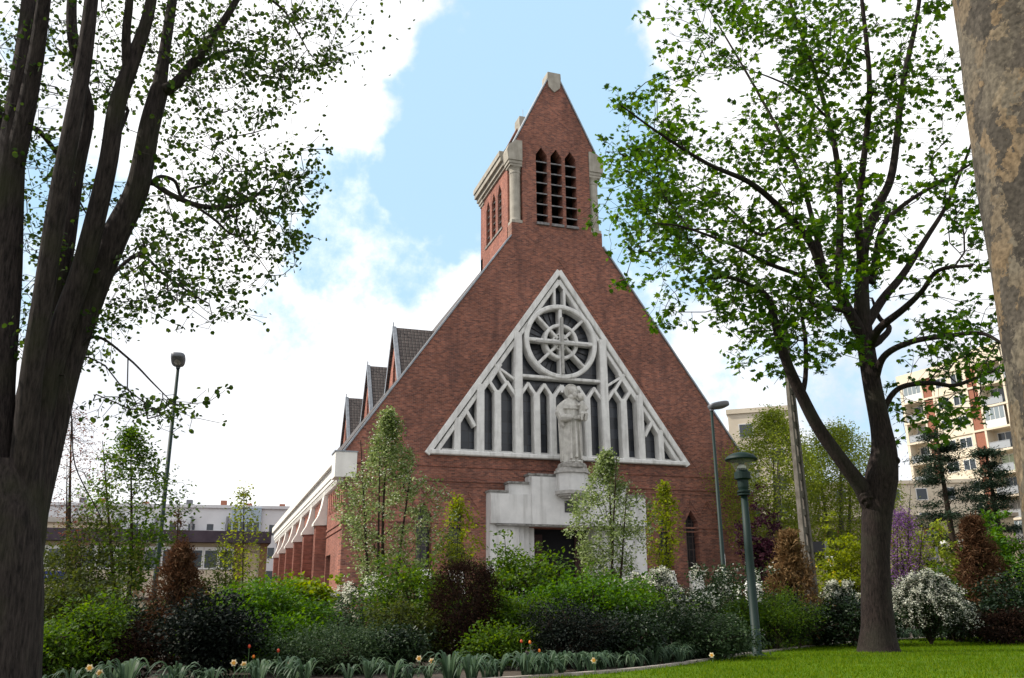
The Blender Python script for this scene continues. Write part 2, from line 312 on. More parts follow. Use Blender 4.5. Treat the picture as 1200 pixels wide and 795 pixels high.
BRF = brickmat('brick_front', 'xz', c=((.315, .120, .078), (.135, .057, .046)), mortar=(.25, .18, .145)); BRS = brickmat('brick_side', 'yz', c=((.33, .125, .085), (.23, .088, .066)), mortar=(.32, .22, .18))
STONE = mottled('portal_concrete', (.56, .555, .54), (.68, .67, .65), 1.2, .85, .12, 30, streak=((.24, .23, .21), 2.6, .55))
TRAC = mottled('tracery_concrete', (.64, .63, .605), (.78, .77, .74), 2.2, .85, .15, 30, streak=((.26, .25, .23), 3.5, .5))
COPING = mottled('weathered_coping', (.10, .095, .085), (.30, .29, .27), 5, .95, .3, 30)
TSTONE = mottled('tower_stone', (.30, .275, .23), (.42, .39, .33), 1.6, .9, .15, 25, streak=((.20, .18, .15), 3, .6))
STATUE = mottled('statue_stone', (.40, .385, .35), (.62, .60, .55), 3.0, .9, .2, 30, streak=((.20, .19, .17), 5, .5), lo=.3)
CORN = mottled('white_render', (.70, .68, .63), (.78, .76, .71), 1.5, .8, .08, 30, streak=((.5, .48, .44), 2, .3))
GLF = glassgrid('leaded_glass', 'xz', .62, .68, (.006, .009, .014), (.036, .042, .055)); GLL = glassgrid('lancet_glass', 'xz', .42, .8, (.008, .008, .01), (.022, .022, .026), (.10, .075, .07))
TILE = tilemat('roof_tiles'); TILED = tilemat('dormer_tiles', 'x', (.07, .055, .05), (.12, .095, .085), .24, .26)
ZINC = mottled('zinc', (.22, .24, .26), (.34, .36, .39), 4, .5, .05, 20, metal=.3)
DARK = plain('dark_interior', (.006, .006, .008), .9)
WOOD = mottled('door_wood', (.03, .012, .012), (.05, .02, .018), 6, .6)
PLQ = plain('bronze_plaque', (.05, .048, .05), .5, .5)

# ------------------------------------------------------------------ ground
LAWN = 0.35
EDGE = [(-40, 26), (-24, 17), (-14, 13.0), (-8, 11.6), (0, 11.1), (3, 11.2), (5.2, 11.9), (6.7, 12.8), (8.6, 14.4), (10.65, 16.1), (13.2, 18.0), (16, 19.7), (18, 20.7), (21, 21.5), (24, 21.4), (30, 19.6), (38, 16), (50, 8)]
def smooth_line(pts, n=8):
    pts = np.array(pts, float); out = []
    P = np.vstack([2*pts[0]-pts[1], pts, 2*pts[-1]-pts[-2]])
    for i in range(1, len(P)-2):
        for t in np.linspace(0, 1, n, endpoint=False):
            a, b, c, d = P[i-1], P[i], P[i+1], P[i+2]
            out.append(.5*((2*b)+(-a+c)*t+(2*a-5*b+4*c-d)*t*t+(-a+3*b-3*c+d)*t**3))
    out.append(pts[-1]); return np.array(out)
EL = smooth_line(EDGE, 10)
def edge_y(x): return np.interp(x, EL[:, 0], EL[:, 1])

def ground_mat():
    m, nt, b = mat_new('ground_soil_and_paving'); N = nt.nodes.new; L = nt.links.new
    tc = N('ShaderNodeTexCoord'); n = N('ShaderNodeTexNoise'); n.inputs['Scale'].default_value = 1.2; n.inputs['Detail'].default_value = 10; n.inputs['Roughness'].default_value = .7; L(tc.outputs['Object'], n.inputs['Vector'])
    cr = N('ShaderNodeValToRGB'); L(n.outputs[0], cr.inputs[0]); cr.color_ramp.elements[0].position = .35; cr.color_ramp.elements[1].position = .7
    cr.color_ramp.elements[0].color = (.028, .020, .014, 1); cr.color_ramp.elements[1].color = (.075, .055, .038, 1); L(cr.outputs[0], b.inputs['Base Color']); b.inputs['Roughness'].default_value = 1
    bp = N('ShaderNodeBump'); bp.inputs['Strength'].default_value = .8; bp.inputs['Distance'].default_value = .05; L(n.outputs[0], bp.inputs['Height']); L(bp.outputs[0], b.inputs['Normal']); return m
GM = ground_mat()
BACKY = lambda x: 27.5 + 0.10*np.maximum(x-10, 0)*3   # back edge of the raised garden
def gz(x, y):
    """terrain height: raised garden, sloping to the street level"""
    t = np.clip((y-(BACKY(x)))/3.0, 0, 1); t = t*t*(3-2*t); return LAWN*(1-t)
def make_ground():
    xs = np.unique(np.concatenate([np.linspace(-900, -60, 8), np.arange(-60, 100, 1.0), np.linspace(100, 900, 10)])); ys = np.unique(np.concatenate([np.linspace(-300, -10, 5), np.arange(-10, 50, 1.0), np.linspace(50, 1200, 12)]))
    X, Y = np.meshgrid(xs, ys); Z = gz(X, Y); V = np.stack([X.ravel(), Y.ravel(), Z.ravel()], 1); w = len(xs)
    i = np.arange(len(ys)-1)[:, None]*w+np.arange(w-1)[None, :]; i = i.ravel(); F = np.stack([i, i+1, i+w+1, i+w], 1)
    tag(np_mesh('ground', V, F, GM, smooth=True), kind='structure')
make_ground()
def lawn_mat():
    m, nt, b = mat_new('lawn_turf'); N = nt.nodes.new; L = nt.links.new
    tc = N('ShaderNodeTexCoord'); n = N('ShaderNodeTexNoise'); n.inputs['Scale'].default_value = 14; n.inputs['Detail'].default_value = 6; L(tc.outputs['Object'], n.inputs['Vector'])
    n2 = N('ShaderNodeTexNoise'); n2.inputs['Scale'].default_value = .6; n2.inputs['Detail'].default_value = 5; L(tc.outputs['Object'], n2.inputs['Vector'])
    cr = N('ShaderNodeValToRGB'); L(n.outputs[0], cr.inputs[0]); cr.color_ramp.elements[0].position = .3; cr.color_ramp.elements[1].position = .7
    cr.color_ramp.elements[0].color = (.036, .075, .001, 1); cr.color_ramp.elements[1].color = (.085, .140, .002, 1)
    mr = N('ShaderNodeMapRange'); L(n2.outputs[0], mr.inputs[0]); mr.inputs[1].default_value = .3; mr.inputs[2].default_value = .7; mr.inputs[3].default_value = .75; mr.inputs[4].default_value = 1.25
    hs = N('ShaderNodeHueSaturation'); L(cr.outputs[0], hs.inputs['Color']); L(mr.outputs[0], hs.inputs['Value']); L(hs.outputs[0], b.inputs['Base Color']); b.inputs['Roughness'].default_value = 1; b.inputs['Specular IOR Level'].default_value = .1
    return m
def make_lawn():
    E2 = EL[(EL[:, 0] > -30) & (EL[:, 0] < 45)]; n = len(E2); rows = 10; V = []
    for k in range(rows+1):
        for (x, y) in E2: V.append((x, -8+(y-.04+8)*k/rows, LAWN+.02))
    F = [(k*n+i, k*n+i+1, (k+1)*n+i+1, (k+1)*n+i) for k in range(rows) for i in range(n-1)]
    tag(np_mesh('lawn', np.array(V), np.array(F), lawn_mat(), smooth=True), kind='structure')
make_lawn()
def make_edging():
    """thin concrete kerb between the lawn and the planting bed"""
    mb = MB(); E2 = EL[(EL[:, 0] > -25) & (EL[:, 0] < 40)]; T = np.gradient(E2, axis=0); T /= np.linalg.norm(T, axis=1)[:, None]; Nn = np.stack([-T[:, 1], T[:, 0]], 1)
    n = len(E2); vs = []
    for i in range(n):
        a = E2[i]; b = E2[i]+Nn[i]*.11
        vs += [(a[0], a[1], LAWN-.1), (a[0], a[1], LAWN+.055), (b[0], b[1], LAWN+.055), (b[0], b[1], LAWN-.1)]
    fs = [(i*4+k, i*4+(k+1) % 4, i*4+4+(k+1) % 4, i*4+4+k) for i in range(n-1) for k in range(4)]
    mb.add(vs, fs); tag(mb.build('kerb', mottled('kerb_concrete', (.24, .21, .18), (.38, .34, .30), 8)), kind='structure')
make_edging()
ASPH = mottled('asphalt', (.040, .040, .042), (.065, .065, .066), 4, .9, .2, 90); PAVE = mottled('pavement', (.20, .19, .18), (.29, .28, .26), 1.5, .9, .1, 50)
tag(MB().box(-120, 160, 35.5, 42.5, .0, .02).build('road', ASPH), kind='structure')
def _curb(y0, y1, nm): tag(MB().box(-120, 160, y0, y1, .0, .14).build(nm, PAVE), kind='structure')
_curb(32.8, 35.5, 'pavement'); _curb(42.5, 49.3, 'pavement')
mk = MB()
for i in range(-15, 20): mk.box(i*6, i*6+3, 38.93, 39.07, .02, .026)
tag(mk.build('road_marking', plain('road_paint', (.75, .75, .73), .7)), kind='structure')

def make_grass():
    """short blades over the part of the lawn near the bed"""
    n = 210000
    x = rng.uniform(-2, 27, n); y = rng.uniform(9, 22, n); from_noise = np.sin(x*1.7+2*np.sin(y*.9))*np.sin(y*2.3+1.5*np.sin(x*1.3))+.5*np.sin(x*5.1+y*3.3); ok = (y < edge_y(x)-.03) & (y > x*.42+3.5) & ((from_noise < .75) | (rng.random(n) < .35))
    x, y = x[ok], y[ok]; n = len(x); h = rng.uniform(.025, .055, n); a = rng.uniform(0, 2*math.pi, n); w = rng.uniform(.004, .008, n)
    lx = rng.normal(0, .018, n); ly = rng.normal(0, .018, n); z = np.full(n, LAWN+.018)
    V = np.empty((n, 3, 3)); V[:, 0] = np.stack([x-w*np.cos(a), y-w*np.sin(a), z], 1); V[:, 1] = np.stack([x+w*np.cos(a), y+w*np.sin(a), z], 1); V[:, 2] = np.stack([x+lx, y+ly, z+h], 1)
    F = np.arange(n*3).reshape(n, 3)
    tag(np_mesh('grass', V.reshape(-1, 3), F, leafmat('grass_blades', [(.034, .090, .001), (.075, .145, .002), (.150, .185, .006)], .35, .6, .2)), 'short green grass blades of the lawn', 'grass', kind='stuff')
make_grass()
def make_daisies():
    wm = plain('daisy_petal', (.82, .82, .80), .7); ym = plain('daisy_centre', (.75, .5, .03), .7); first = None
    for i in range(34):
        x = rng.uniform(6.5, 21); y = edge_y(x)-rng.uniform(.3, 3.6)
        if y < x*.44+4: continue
        if first is None:
            root = empty('daisy', (x, y, LAWN)); z = .075; V = []; F = []
            for k in range(10):
                a = k*math.pi/5; b = len(V); c_, s_ = math.cos(a), math.sin(a); V += [(0, 0, z), (.014*c_+.005*s_, .014*s_-.005*c_, z+.004), (.024*c_, .024*s_, z+.003), (.014*c_-.005*s_, .014*s_+.005*c_, z+.004)]; F.append((b, b+1, b+2, b+3))
            V = [(v[0]+x, v[1]+y, v[2]+LAWN) for v in V]; p_ = MB().add(V, F).build('petal', wm, root); c2 = MB().lathe([(.008, LAWN+z+.002), (.008, LAWN+z+.008), (.004, LAWN+z+.011)], x, y, 8).build('centre', ym, root); st = MB().tube([(x, y, LAWN), (x, y, LAWN+z)], .003, 4).build('stem', wm if False else plain('daisy_stem', (.06, .12, .02), .7), root); first = root
        else:
            root = first.copy(); COL.objects.link(root); root.location = (x, y, LAWN)
            for ch in list(first.children): c3 = ch.copy(); COL.objects.link(c3); c3.parent = root
        k = rng.uniform(.9, 1.3); root.scale = (k, k, k) if root is not first else (1, 1, 1)
        tag(root, 'small white daisy in the lawn near the edge of the bed', 'daisy', 'daisies in the lawn')
make_daisies()

# ------------------------------------------------------------------ church
CX, FY = 20.12, 50.0
church = empty('church', (CX, FY, 0), 'red brick church with steep gabled front, white triangular rose window and gabled bell tower', 'church')
def mir(pts): return [(CX+u, z) for u, z in pts]
def sym(half):
    """half outline listed from the bottom right up to the top -> closed symmetric outline"""
    return [(CX+u, z) for u, z in half] + [(CX-u, z) for u, z in reversed(half) if u > 1e-6]
def lancet(u0, u1, z0, zs, za): return [(CX+u0, z0), (CX+u1, z0), (CX+u1, zs), (CX+(u0+u1)/2, za), (CX+u0, zs)]
def church_front():
    half = [(13.2, 0), (13.2, 9.99), (3.2, 24.4), (3.2, 25.4), (2.42, 25.4), (2.42, 31.4), (2.85, 31.4), (.5, 36.4)]
    out = sym(half)
    holes = [[(CX-8.5, 9.95), (CX+8.5, 9.95), (CX, 22.2)]]
    holes += [[(CX-3.6, 0.05), (CX+3.6, 0.05), (CX+3.6, 5.9), (CX-3.6, 5.9)]]
    for c in (-8.6, -6.7, 6.7, 8.55): holes.append(lancet(c-.45, c+.45, 3.55, 6.45, 7.2))
    for c in (-1.04, .02, 1.06): holes.append(lancet(c-.40, c+.40, 25.55, 30.62, 31.2))
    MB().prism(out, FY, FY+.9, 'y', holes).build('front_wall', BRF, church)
    # string courses, rowlock lines and the corbelled zigzag band
    mb = MB()
    for z, t, pr in ((9.28, .07, .05), (8.42, .16, .07), (8.15, .06, .04), (6.05, .09, .05), (5.82, .06, .04)):
        for a, b in ((-13.2, -5.1), (5.1, 13.2)) if z < 8 else ((-13.2, 13.2),):
            mb.box(CX+a, CX+b, FY-pr, FY-.002, z, z+t)
    mb.build('string_course', BRF, church)
    mb = MB(); 
    for s in (-1, 1):
        x = 5.4
        while x < 12.6:
            for (a, za), (b, zb) in (((x, 6.95), (x+.62, 7.85)), ((x+.62, 7.85), (x+1.24, 6.95))):
                mb.bar((CX+s*a, za), (CX+s*b, zb), .09, FY-.05, FY-.003)
                mb.bar((CX+s*a, za-.28), (CX+s*b, zb-.28), .06, FY-.03, FY-.003)
            x += 1.24
        mb.build('zigzag_brickwork', BRF, church); mb = MB()
    # brick relieving lines above the window and small corbel at the centre
    mb = MB()
    for s in (-1, 1): mb.bar((CX+s*9.3, 9.7), (CX+s*.02, 23.2), .12, FY-.03, FY-.003)
    mb.build('window_arch_course', BRF, church)
    # gable copings
    mb = MB()
    for s in (-1, 1):
        mb.bar((CX+s*13.28, 9.98), (CX+s*3.24, 24.46), .09, FY-.09, FY+1.1); mb.bar((CX+s*2.95, 31.38), (CX+s*.46, 36.66), .08, FY-.06, FY+.95)
    mb.build('gable_coping', ZINC, church)
    for s in (-1, 1):
        MB().prism([(CX+s*12.55, 8.45), (CX+s*13.76, 8.45), (CX+s*13.76, 9.86), (CX+s*12.55, 9.86)], FY-.10, FY+1.3).build('corner_block', CORN, church)
        MB().box(CX+s*12.5, CX+s*13.82, FY-.14, FY+1.34, 9.863, 9.93).build('block_capping', ZINC, church)
    # dark glazing of the four lancets with iron bars, and their sloping concrete sills
    for c in (-8.6, -6.7, 6.7, 8.55):
        g = MB().box(CX+c-.5, CX+c+.5, FY+.55, FY+.60, 3.4, 7.3).build('lancet_window', GLL, church)
        m = MB(); m.box(CX+c-.02, CX+c+.02, FY+.5, FY+.546, 3.56, 7.1)
        for z in (4.35, 5.15, 5.95, 6.6): m.box(CX+c-.44, CX+c+.44, FY+.51, FY+.54, z, z+.04)
        m.build('glazing_bar', plain('iron_bar%g' % c, (.06, .05, .05), .6), g)
        MB().prism([(FY-.75, 1.5), (FY-.75, 1.75), (FY-.02, 3.5), (FY+.5, 3.54), (FY+.5, 1.5)], CX+c-.43, CX+c+.43, 'x').build('sloping_sill', CORN, church)
church_front()

def church_window():
    y = FY
    glass = MB().prism([(CX-8.4, 10.0), (CX+8.4, 10.0), (CX, 22.1)], y+.50, y+.54).build('window_glass', GLF, church)
    t = MB(); k = [0]
    def b(p, q, w, fr=-.12, ch=.06):
        k[0] += 1; t.bar((CX+p[0], p[1]), (CX+q[0], q[1]), w, y+fr-.0015*k[0] % .03, y+.48, ch*.6)
    sl = 12.42/8.54
    for s in (-1, 1):
        # outer frame: slopes in two orders, sill
        b((s*8.52, 9.98), (0, 22.30), .34, -.16); b((s*7.95, 10.15), (0, 21.68), .26, -.05)
        b((s*2.87, 10.1), (s*2.87, 17.85), .50, -.22, .10); b((s*5.30, 10.1), (s*5.30, 14.35), .46, -.20, .09)
        b((s*4.20, 10.25), (s*4.20, 14.05), .42, -.12, .09); b((s*1.68, 10.25), (s*1.68, 14.05), .42, -.12, .09); b((s*.63, 10.25), (s*.63, 14.05), .42, -.12, .09)
        b((s*6.70, 10.2), (s*6.70, 12.2), .38, -.12, .08)
        # pointed heads of the tall lancets
        for m_ in (4.74, 3.58, 2.22, 1.15): 
            for e in (-1, 1): b((s*(m_+e*.62), 13.72), (s*(m_-e*.03), 14.66), .20, -.08, .05)
        for m_ in (6.16,):
            for e in (-1, 1): b((s*(m_+e*.55), 11.75), (s*(m_-e*.03), 12.72), .20, -.08, .05)
        # diamond over each side pair, then the bar to the frame
        b((s*4.74, 14.5), (s*3.98, 15.72), .18, -.07, .05); b((s*3.58, 14.5), (s*4.40, 15.75), .18, -.07, .05)
        b((s*4.32, 15.62), (s*2.95, 14.75), .16, -.06, .04)
        # rails beside the wheel and in the top
        b((s*2.25, 19.05), (s*1.2, 20.6), .14, -.05, .04); b((s*.34, 19.85), (s*.34, 21.15), .16, -.07, .04); b((s*.36, 19.9), (s*1.5, 19.2), .14, -.05, .04)
        for e in (-1, 1): b((s*.4, 21.0), (s*-.02, 21.5), .16, -.07, .04)
    b((-.0, 14.2), (0, 14.66), .18, -.08, .05)
    for e in (-1, 1): b((e*.5, 13.9), (0, 14.66), .20, -.085, .05)
    b((-2.9, 15.10), (2.9, 15.10), .20, -.10, .07); None
    b((-8.3, 10.09), (8.3, 10.09), .26, -.28, .08)
    t.build('window_tracery', TRAC, church)
    # sloping sill apron below the glass
    MB().prism([(y-.14, 10.2), (y+.49, 10.46), (y+.49, 10.2)], CX-7.6, CX+7.6, 'x').build('window_sill', TRAC, church)
    w = MB(); w.ring(CX, 17.5, 2.16, 2.46, y-.24, y+.46, 72, .07); w.ring(CX, 17.5, .96, 1.18, y-.20, y+.46, 48, .05)
    wh = w.build('rose_wheel', TRAC, church)
    w = MB()
    for i in range(8):
        a = i*math.pi/4; r0, r1 = (.0 if i % 2 == 0 else .30), 2.24
        w.bar((CX+r0*math.cos(a), 17.5+r0*math.sin(a)), (CX+r1*math.cos(a), 17.5+r1*math.sin(a)), .24 if i % 2 == 0 else .19, y-.15-.004*i, y+.44, .05)
    # small pointed octagon inside the hub ring
    for i in range(8):
        a, a2 = (i+.5)*math.pi/4, (i+1.5)*math.pi/4
        w.bar((CX+.52*math.cos(a), 17.5+.52*math.sin(a)), (CX+.52*math.cos(a2), 17.5+.52*math.sin(a2)), .12, y-.105-.003*(i % 2), y+.42, .03)
    w.build('wheel_spokes', TRAC, wh)
    l = MB()
    for i in range(32):
        a = (i+.5)*math.pi/16; l.bar((CX+1.2*math.cos(a), 17.5+1.2*math.sin(a)), (CX+2.15*math.cos(a), 17.5+2.15*math.sin(a)), .035, y+.44, y+.49)
    l.build('lead_line', plain('lead', (.015, .015, .016), .7), wh)
    c = MB(); c.bar((CX, 15.35), (CX, 19.05), .17, y-.42, y-.26, .02); c.bar((CX-1.75, 17.32), (CX+1.75, 17.32), .17, y-.425, y-.262, .02)
    c.box(CX-.05, CX+.05, y-.262, y-.19, 17.2, 17.4); c.build('cross', mottled('cross_stone', (.33, .32, .30), (.46, .45, .42), 4), church)
church_window()

def church_portal():
    P = FY-.75; po = bpy.data.objects.new('portal', None); po.location = (CX, P, 0); COL.objects.link(po); po.parent = church; po.matrix_parent_inverse = Matrix.Translation(-Vector(church.location))
    def pb(name, mb, mat):
        return mb.build(name, mat, po)
    # stepped screen wall with the door recess
    out = sym([(4.93, 0), (4.93, 7.80), (3.77, 7.80), (3.77, 8.33), (2.50, 8.33), (2.50, 8.85)])
    hole = [(CX-3.55, .02), (CX+3.55, .02), (CX+3.55, 5.95), (CX-3.55, 5.95)]
    pb('portal_wall', MB().prism(out, P, FY-.004, 'y', [hole]), STONE)
    mb = MB()
    for s in (-1, 1):
        mb.box(CX+s*3.80, CX+s*4.99, P-.10, FY-.01, 7.803, 7.92); mb.box(CX+s*2.53, CX+s*3.85, P-.102, FY-.012, 8.333, 8.46)
    mb.box(CX-2.58, CX+2.58, P-.104, FY-.013, 8.853, 8.98); pb('coping', mb, COPING)
    mb = MB(); mb.box(CX-3.6, CX+3.6, P-.30, P-.003, 6.62-.55, 8.2); 
    # projecting lintel block over the door, tiered
    m2 = MB(); m2.box(CX-4.93, CX-2.45, P-.22, P-.003, 6.02, 7.70); m2.box(CX+2.45, CX+4.93, P-.22, P-.003, 6.02, 7.70); m2.box(CX-2.45, CX+2.45, P-.32, P-.003, 6.0, 8.75)
    pb('lintel_block', m2, STONE)
    m4 = MB(); m4.box(CX-4.6, CX+3.9, P-.30, P-.005, 5.90, 5.985); pb('drip_ledge', m4, COPING)
    # stepped reveals either side of the doorway
    for s in (-1, 1):
        m = MB()
        for i in range(4):
            u0 = 3.55-.42*i; u1 = u0-.42 if i < 3 else u0-.42; y0 = P+.02+.30*i
            m.box(CX+s*u0, CX+s*(u1+.04), y0, FY+1.3, .02, 5.94)
        pb('stepped_jamb', m, STONE)
    pb('soffit', MB().box(CX-3.5, CX+3.5, P+.05, FY+1.3, 5.945, 6.3), STONE)
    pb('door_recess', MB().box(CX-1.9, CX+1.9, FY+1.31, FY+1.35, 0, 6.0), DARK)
    for s in (-1, 1):
        d = MB(); d.box(CX+s*1.84, CX+s*1.05, FY+1.1, FY+1.2, .1, 5.6)
        for z in (.5, 2.2, 3.9): d.box(CX+s*1.7, CX+s*1.2, FY+1.07, FY+1.098, z, z+1.4)
        pb('door', d, WOOD)
    pb('plaque', MB().box(CX-.42, CX+.42, P-.37, P-.323, 6.72, 7.38), PLQ)
    # corbelled pedestal: half octagon
    def octo(r, dy):
        pts = []
        for a in (-90-67.5-22.5, -157.5+22.5-22.5, -112.5, -67.5, -22.5, 0):
            pts.append((CX+r*math.cos(R(a)), P-.30-dy+r*.85*math.sin(R(a))))
        return pts
    def slab(r, z0, z1, m): m.prism([(CX-r, P-.31), (CX-r, P-.31-r*.55), (CX-r*.52, P-.31-r*1.05), (CX+r*.52, P-.31-r*1.05), (CX+r, P-.31-r*.55), (CX+r, P-.31)], z0, z1, 'z')
    m = MB(); slab(.92, 7.92, 8.95, m); pb('pedestal', m, STONE)
    m = MB(); slab(1.04, 8.953, 9.10, m); slab(.99, 7.72, 7.917, m); slab(.88, 7.62, 7.717, m); slab(.66, 7.52, 7.617, m)
    for k, (r, z) in enumerate(((.94, 9.103),)): slab(r, z, 9.25, m)
    pb('pedestal_moulding', m, mottled('moulding_stone', (.30, .29, .27), (.48, .46, .43), 3, .9, .2))
    pb('door_step', MB().box(CX-4.2, CX+4.2, P-1.2, P-.02, .14, .32), PAVE)
church_portal()

LOUV = mottled('side_louvre_stone', (.07, .07, .07), (.14, .14, .13), 5)
def church_tower():
    x0, x1, y1 = CX-3.2, CX+3.2, FY+7.0
    for s in (-1, 1):
        xa, xb = CX+s*3.2, CX+s*2.55
        holes = [[(yc-.42, 25.9), (yc+.42, 25.9), (yc+.42, 28.6), (yc, 29.3), (yc-.42, 28.6)] for yc in (52.5, 53.85, 55.2)]
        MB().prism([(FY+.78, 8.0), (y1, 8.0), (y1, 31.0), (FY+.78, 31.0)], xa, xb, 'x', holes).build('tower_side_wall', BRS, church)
        # inner dark lining + slats
        for yc in (52.5, 53.85, 55.2):
            m = MB()
            for z in np.arange(26.0, 29.2, .52): m.prism([(CX+s*3.10, z), (CX+s*3.10, z+.06), (CX+s*2.6, z+.34), (CX+s*2.6, z+.28)], yc-.40, yc+.40, 'y')
            m.build('side_louvre', LOUV, church)
        m = MB(); m.box(CX+s*3.26, CX+s*3.0, 51.9, 55.8, 25.72, 25.88); m.build('louvre_sill', COPING, church)
        # eaves cornice in three orders and corner columns with square blocks
        m = MB()
        for i, (a, z0, z1) in enumerate(((.12, 29.75, 29.95), (.26, 29.953, 30.25), (.44, 30.253, 30.60), (.52, 30.603, 30.98))):
            m.box(CX+s*(3.2+a), CX+s*2.9, FY+.9+.01*i, y1+.2+.01*i, z0, z1)
        m.build('tower_cornice', TSTONE, church)
        for ya in (FY, y1-.85):
            c = MB()
            c.box(CX+s*2.43, CX+s*3.18, ya+.02, ya+.84, 25.42, 25.62)
            c.lathe([(.40, 25.62), (.36, 25.8), (.36, 29.0), (.39, 29.05), (.39, 29.16), (.36, 29.2), (.38, 29.35), (.46, 29.5)], CX+s*2.80, ya+.40, 20)
            c.build('corner_column', TSTONE, church)
            b = MB(); b.prism([(CX+s*2.43, 29.9), (CX+s*3.42, 29.9), (CX+s*3.5, 30.6), (CX+s*3.36, 31.0), (CX+s*2.86, 31.395), (CX+s*2.43, 31.395)], ya-.12, ya+.95)
            b.box(CX+s*2.43, CX+s*3.36, ya-.06, ya+.9, 29.68, 29.897); b.box(CX+s*2.43, CX+s*3.28, ya-.02, ya+.86, 29.5, 29.677)
            b.build('column_block', TSTONE, church)
    # rear gable, roof planes, interior darkness, peak stones
    MB().prism(sym([(3.2, 8.0), (3.2, 25.4), (2.42, 25.4), (2.42, 31.4), (2.85, 31.4), (.5, 36.4)]), y1-.5, y1).build('tower_rear_wall', BRF, church)
    m = MB()
    for s in (-1, 1): m.bar((CX+s*3.35, 30.9), (CX-s*.02, 36.3), .2, FY+.95, y1-.55)
    m.build('tower_roof', TILE, church)
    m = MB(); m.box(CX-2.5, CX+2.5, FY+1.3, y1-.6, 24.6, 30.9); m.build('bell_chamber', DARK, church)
    for ya in (FY, y1-.95):
        m = MB(); m.prism([(CX-.42, 36.0), (CX, 35.6), (CX+.42, 36.0), (CX+.50, 36.75), (CX+.48, 37.15), (CX-.48, 37.15), (CX-.50, 36.75)], ya-.10, ya+.98); m.build('peak_stone', TSTONE, church)
    m = MB(); m.tube([(CX, y1-.5, 37.1), (CX, y1-.5, 38.1)], .02, 5); m.build('lightning_rod', ZINC, church)
    for c in (-1.04, .02, 1.06):
        m = MB()
        for i in range(6):
            z = 26.15+i*.78; m.prism([(FY+.02, z), (FY+.02, z+.09), (FY+.85, z+.50), (FY+.85, z+.41)], CX+c-.395, CX+c+.395, 'x')
        m.prism([(FY-.14, 25.45), (FY-.14, 25.62), (FY+.5, 25.8), (FY+.5, 25.45)], CX+c-.43, CX+c+.43, 'x')
        m.build('belfry_louvre', mottled('louvre%g' % c, (.13, .125, .125), (.27, .26, .26), 5), church)
church_tower()

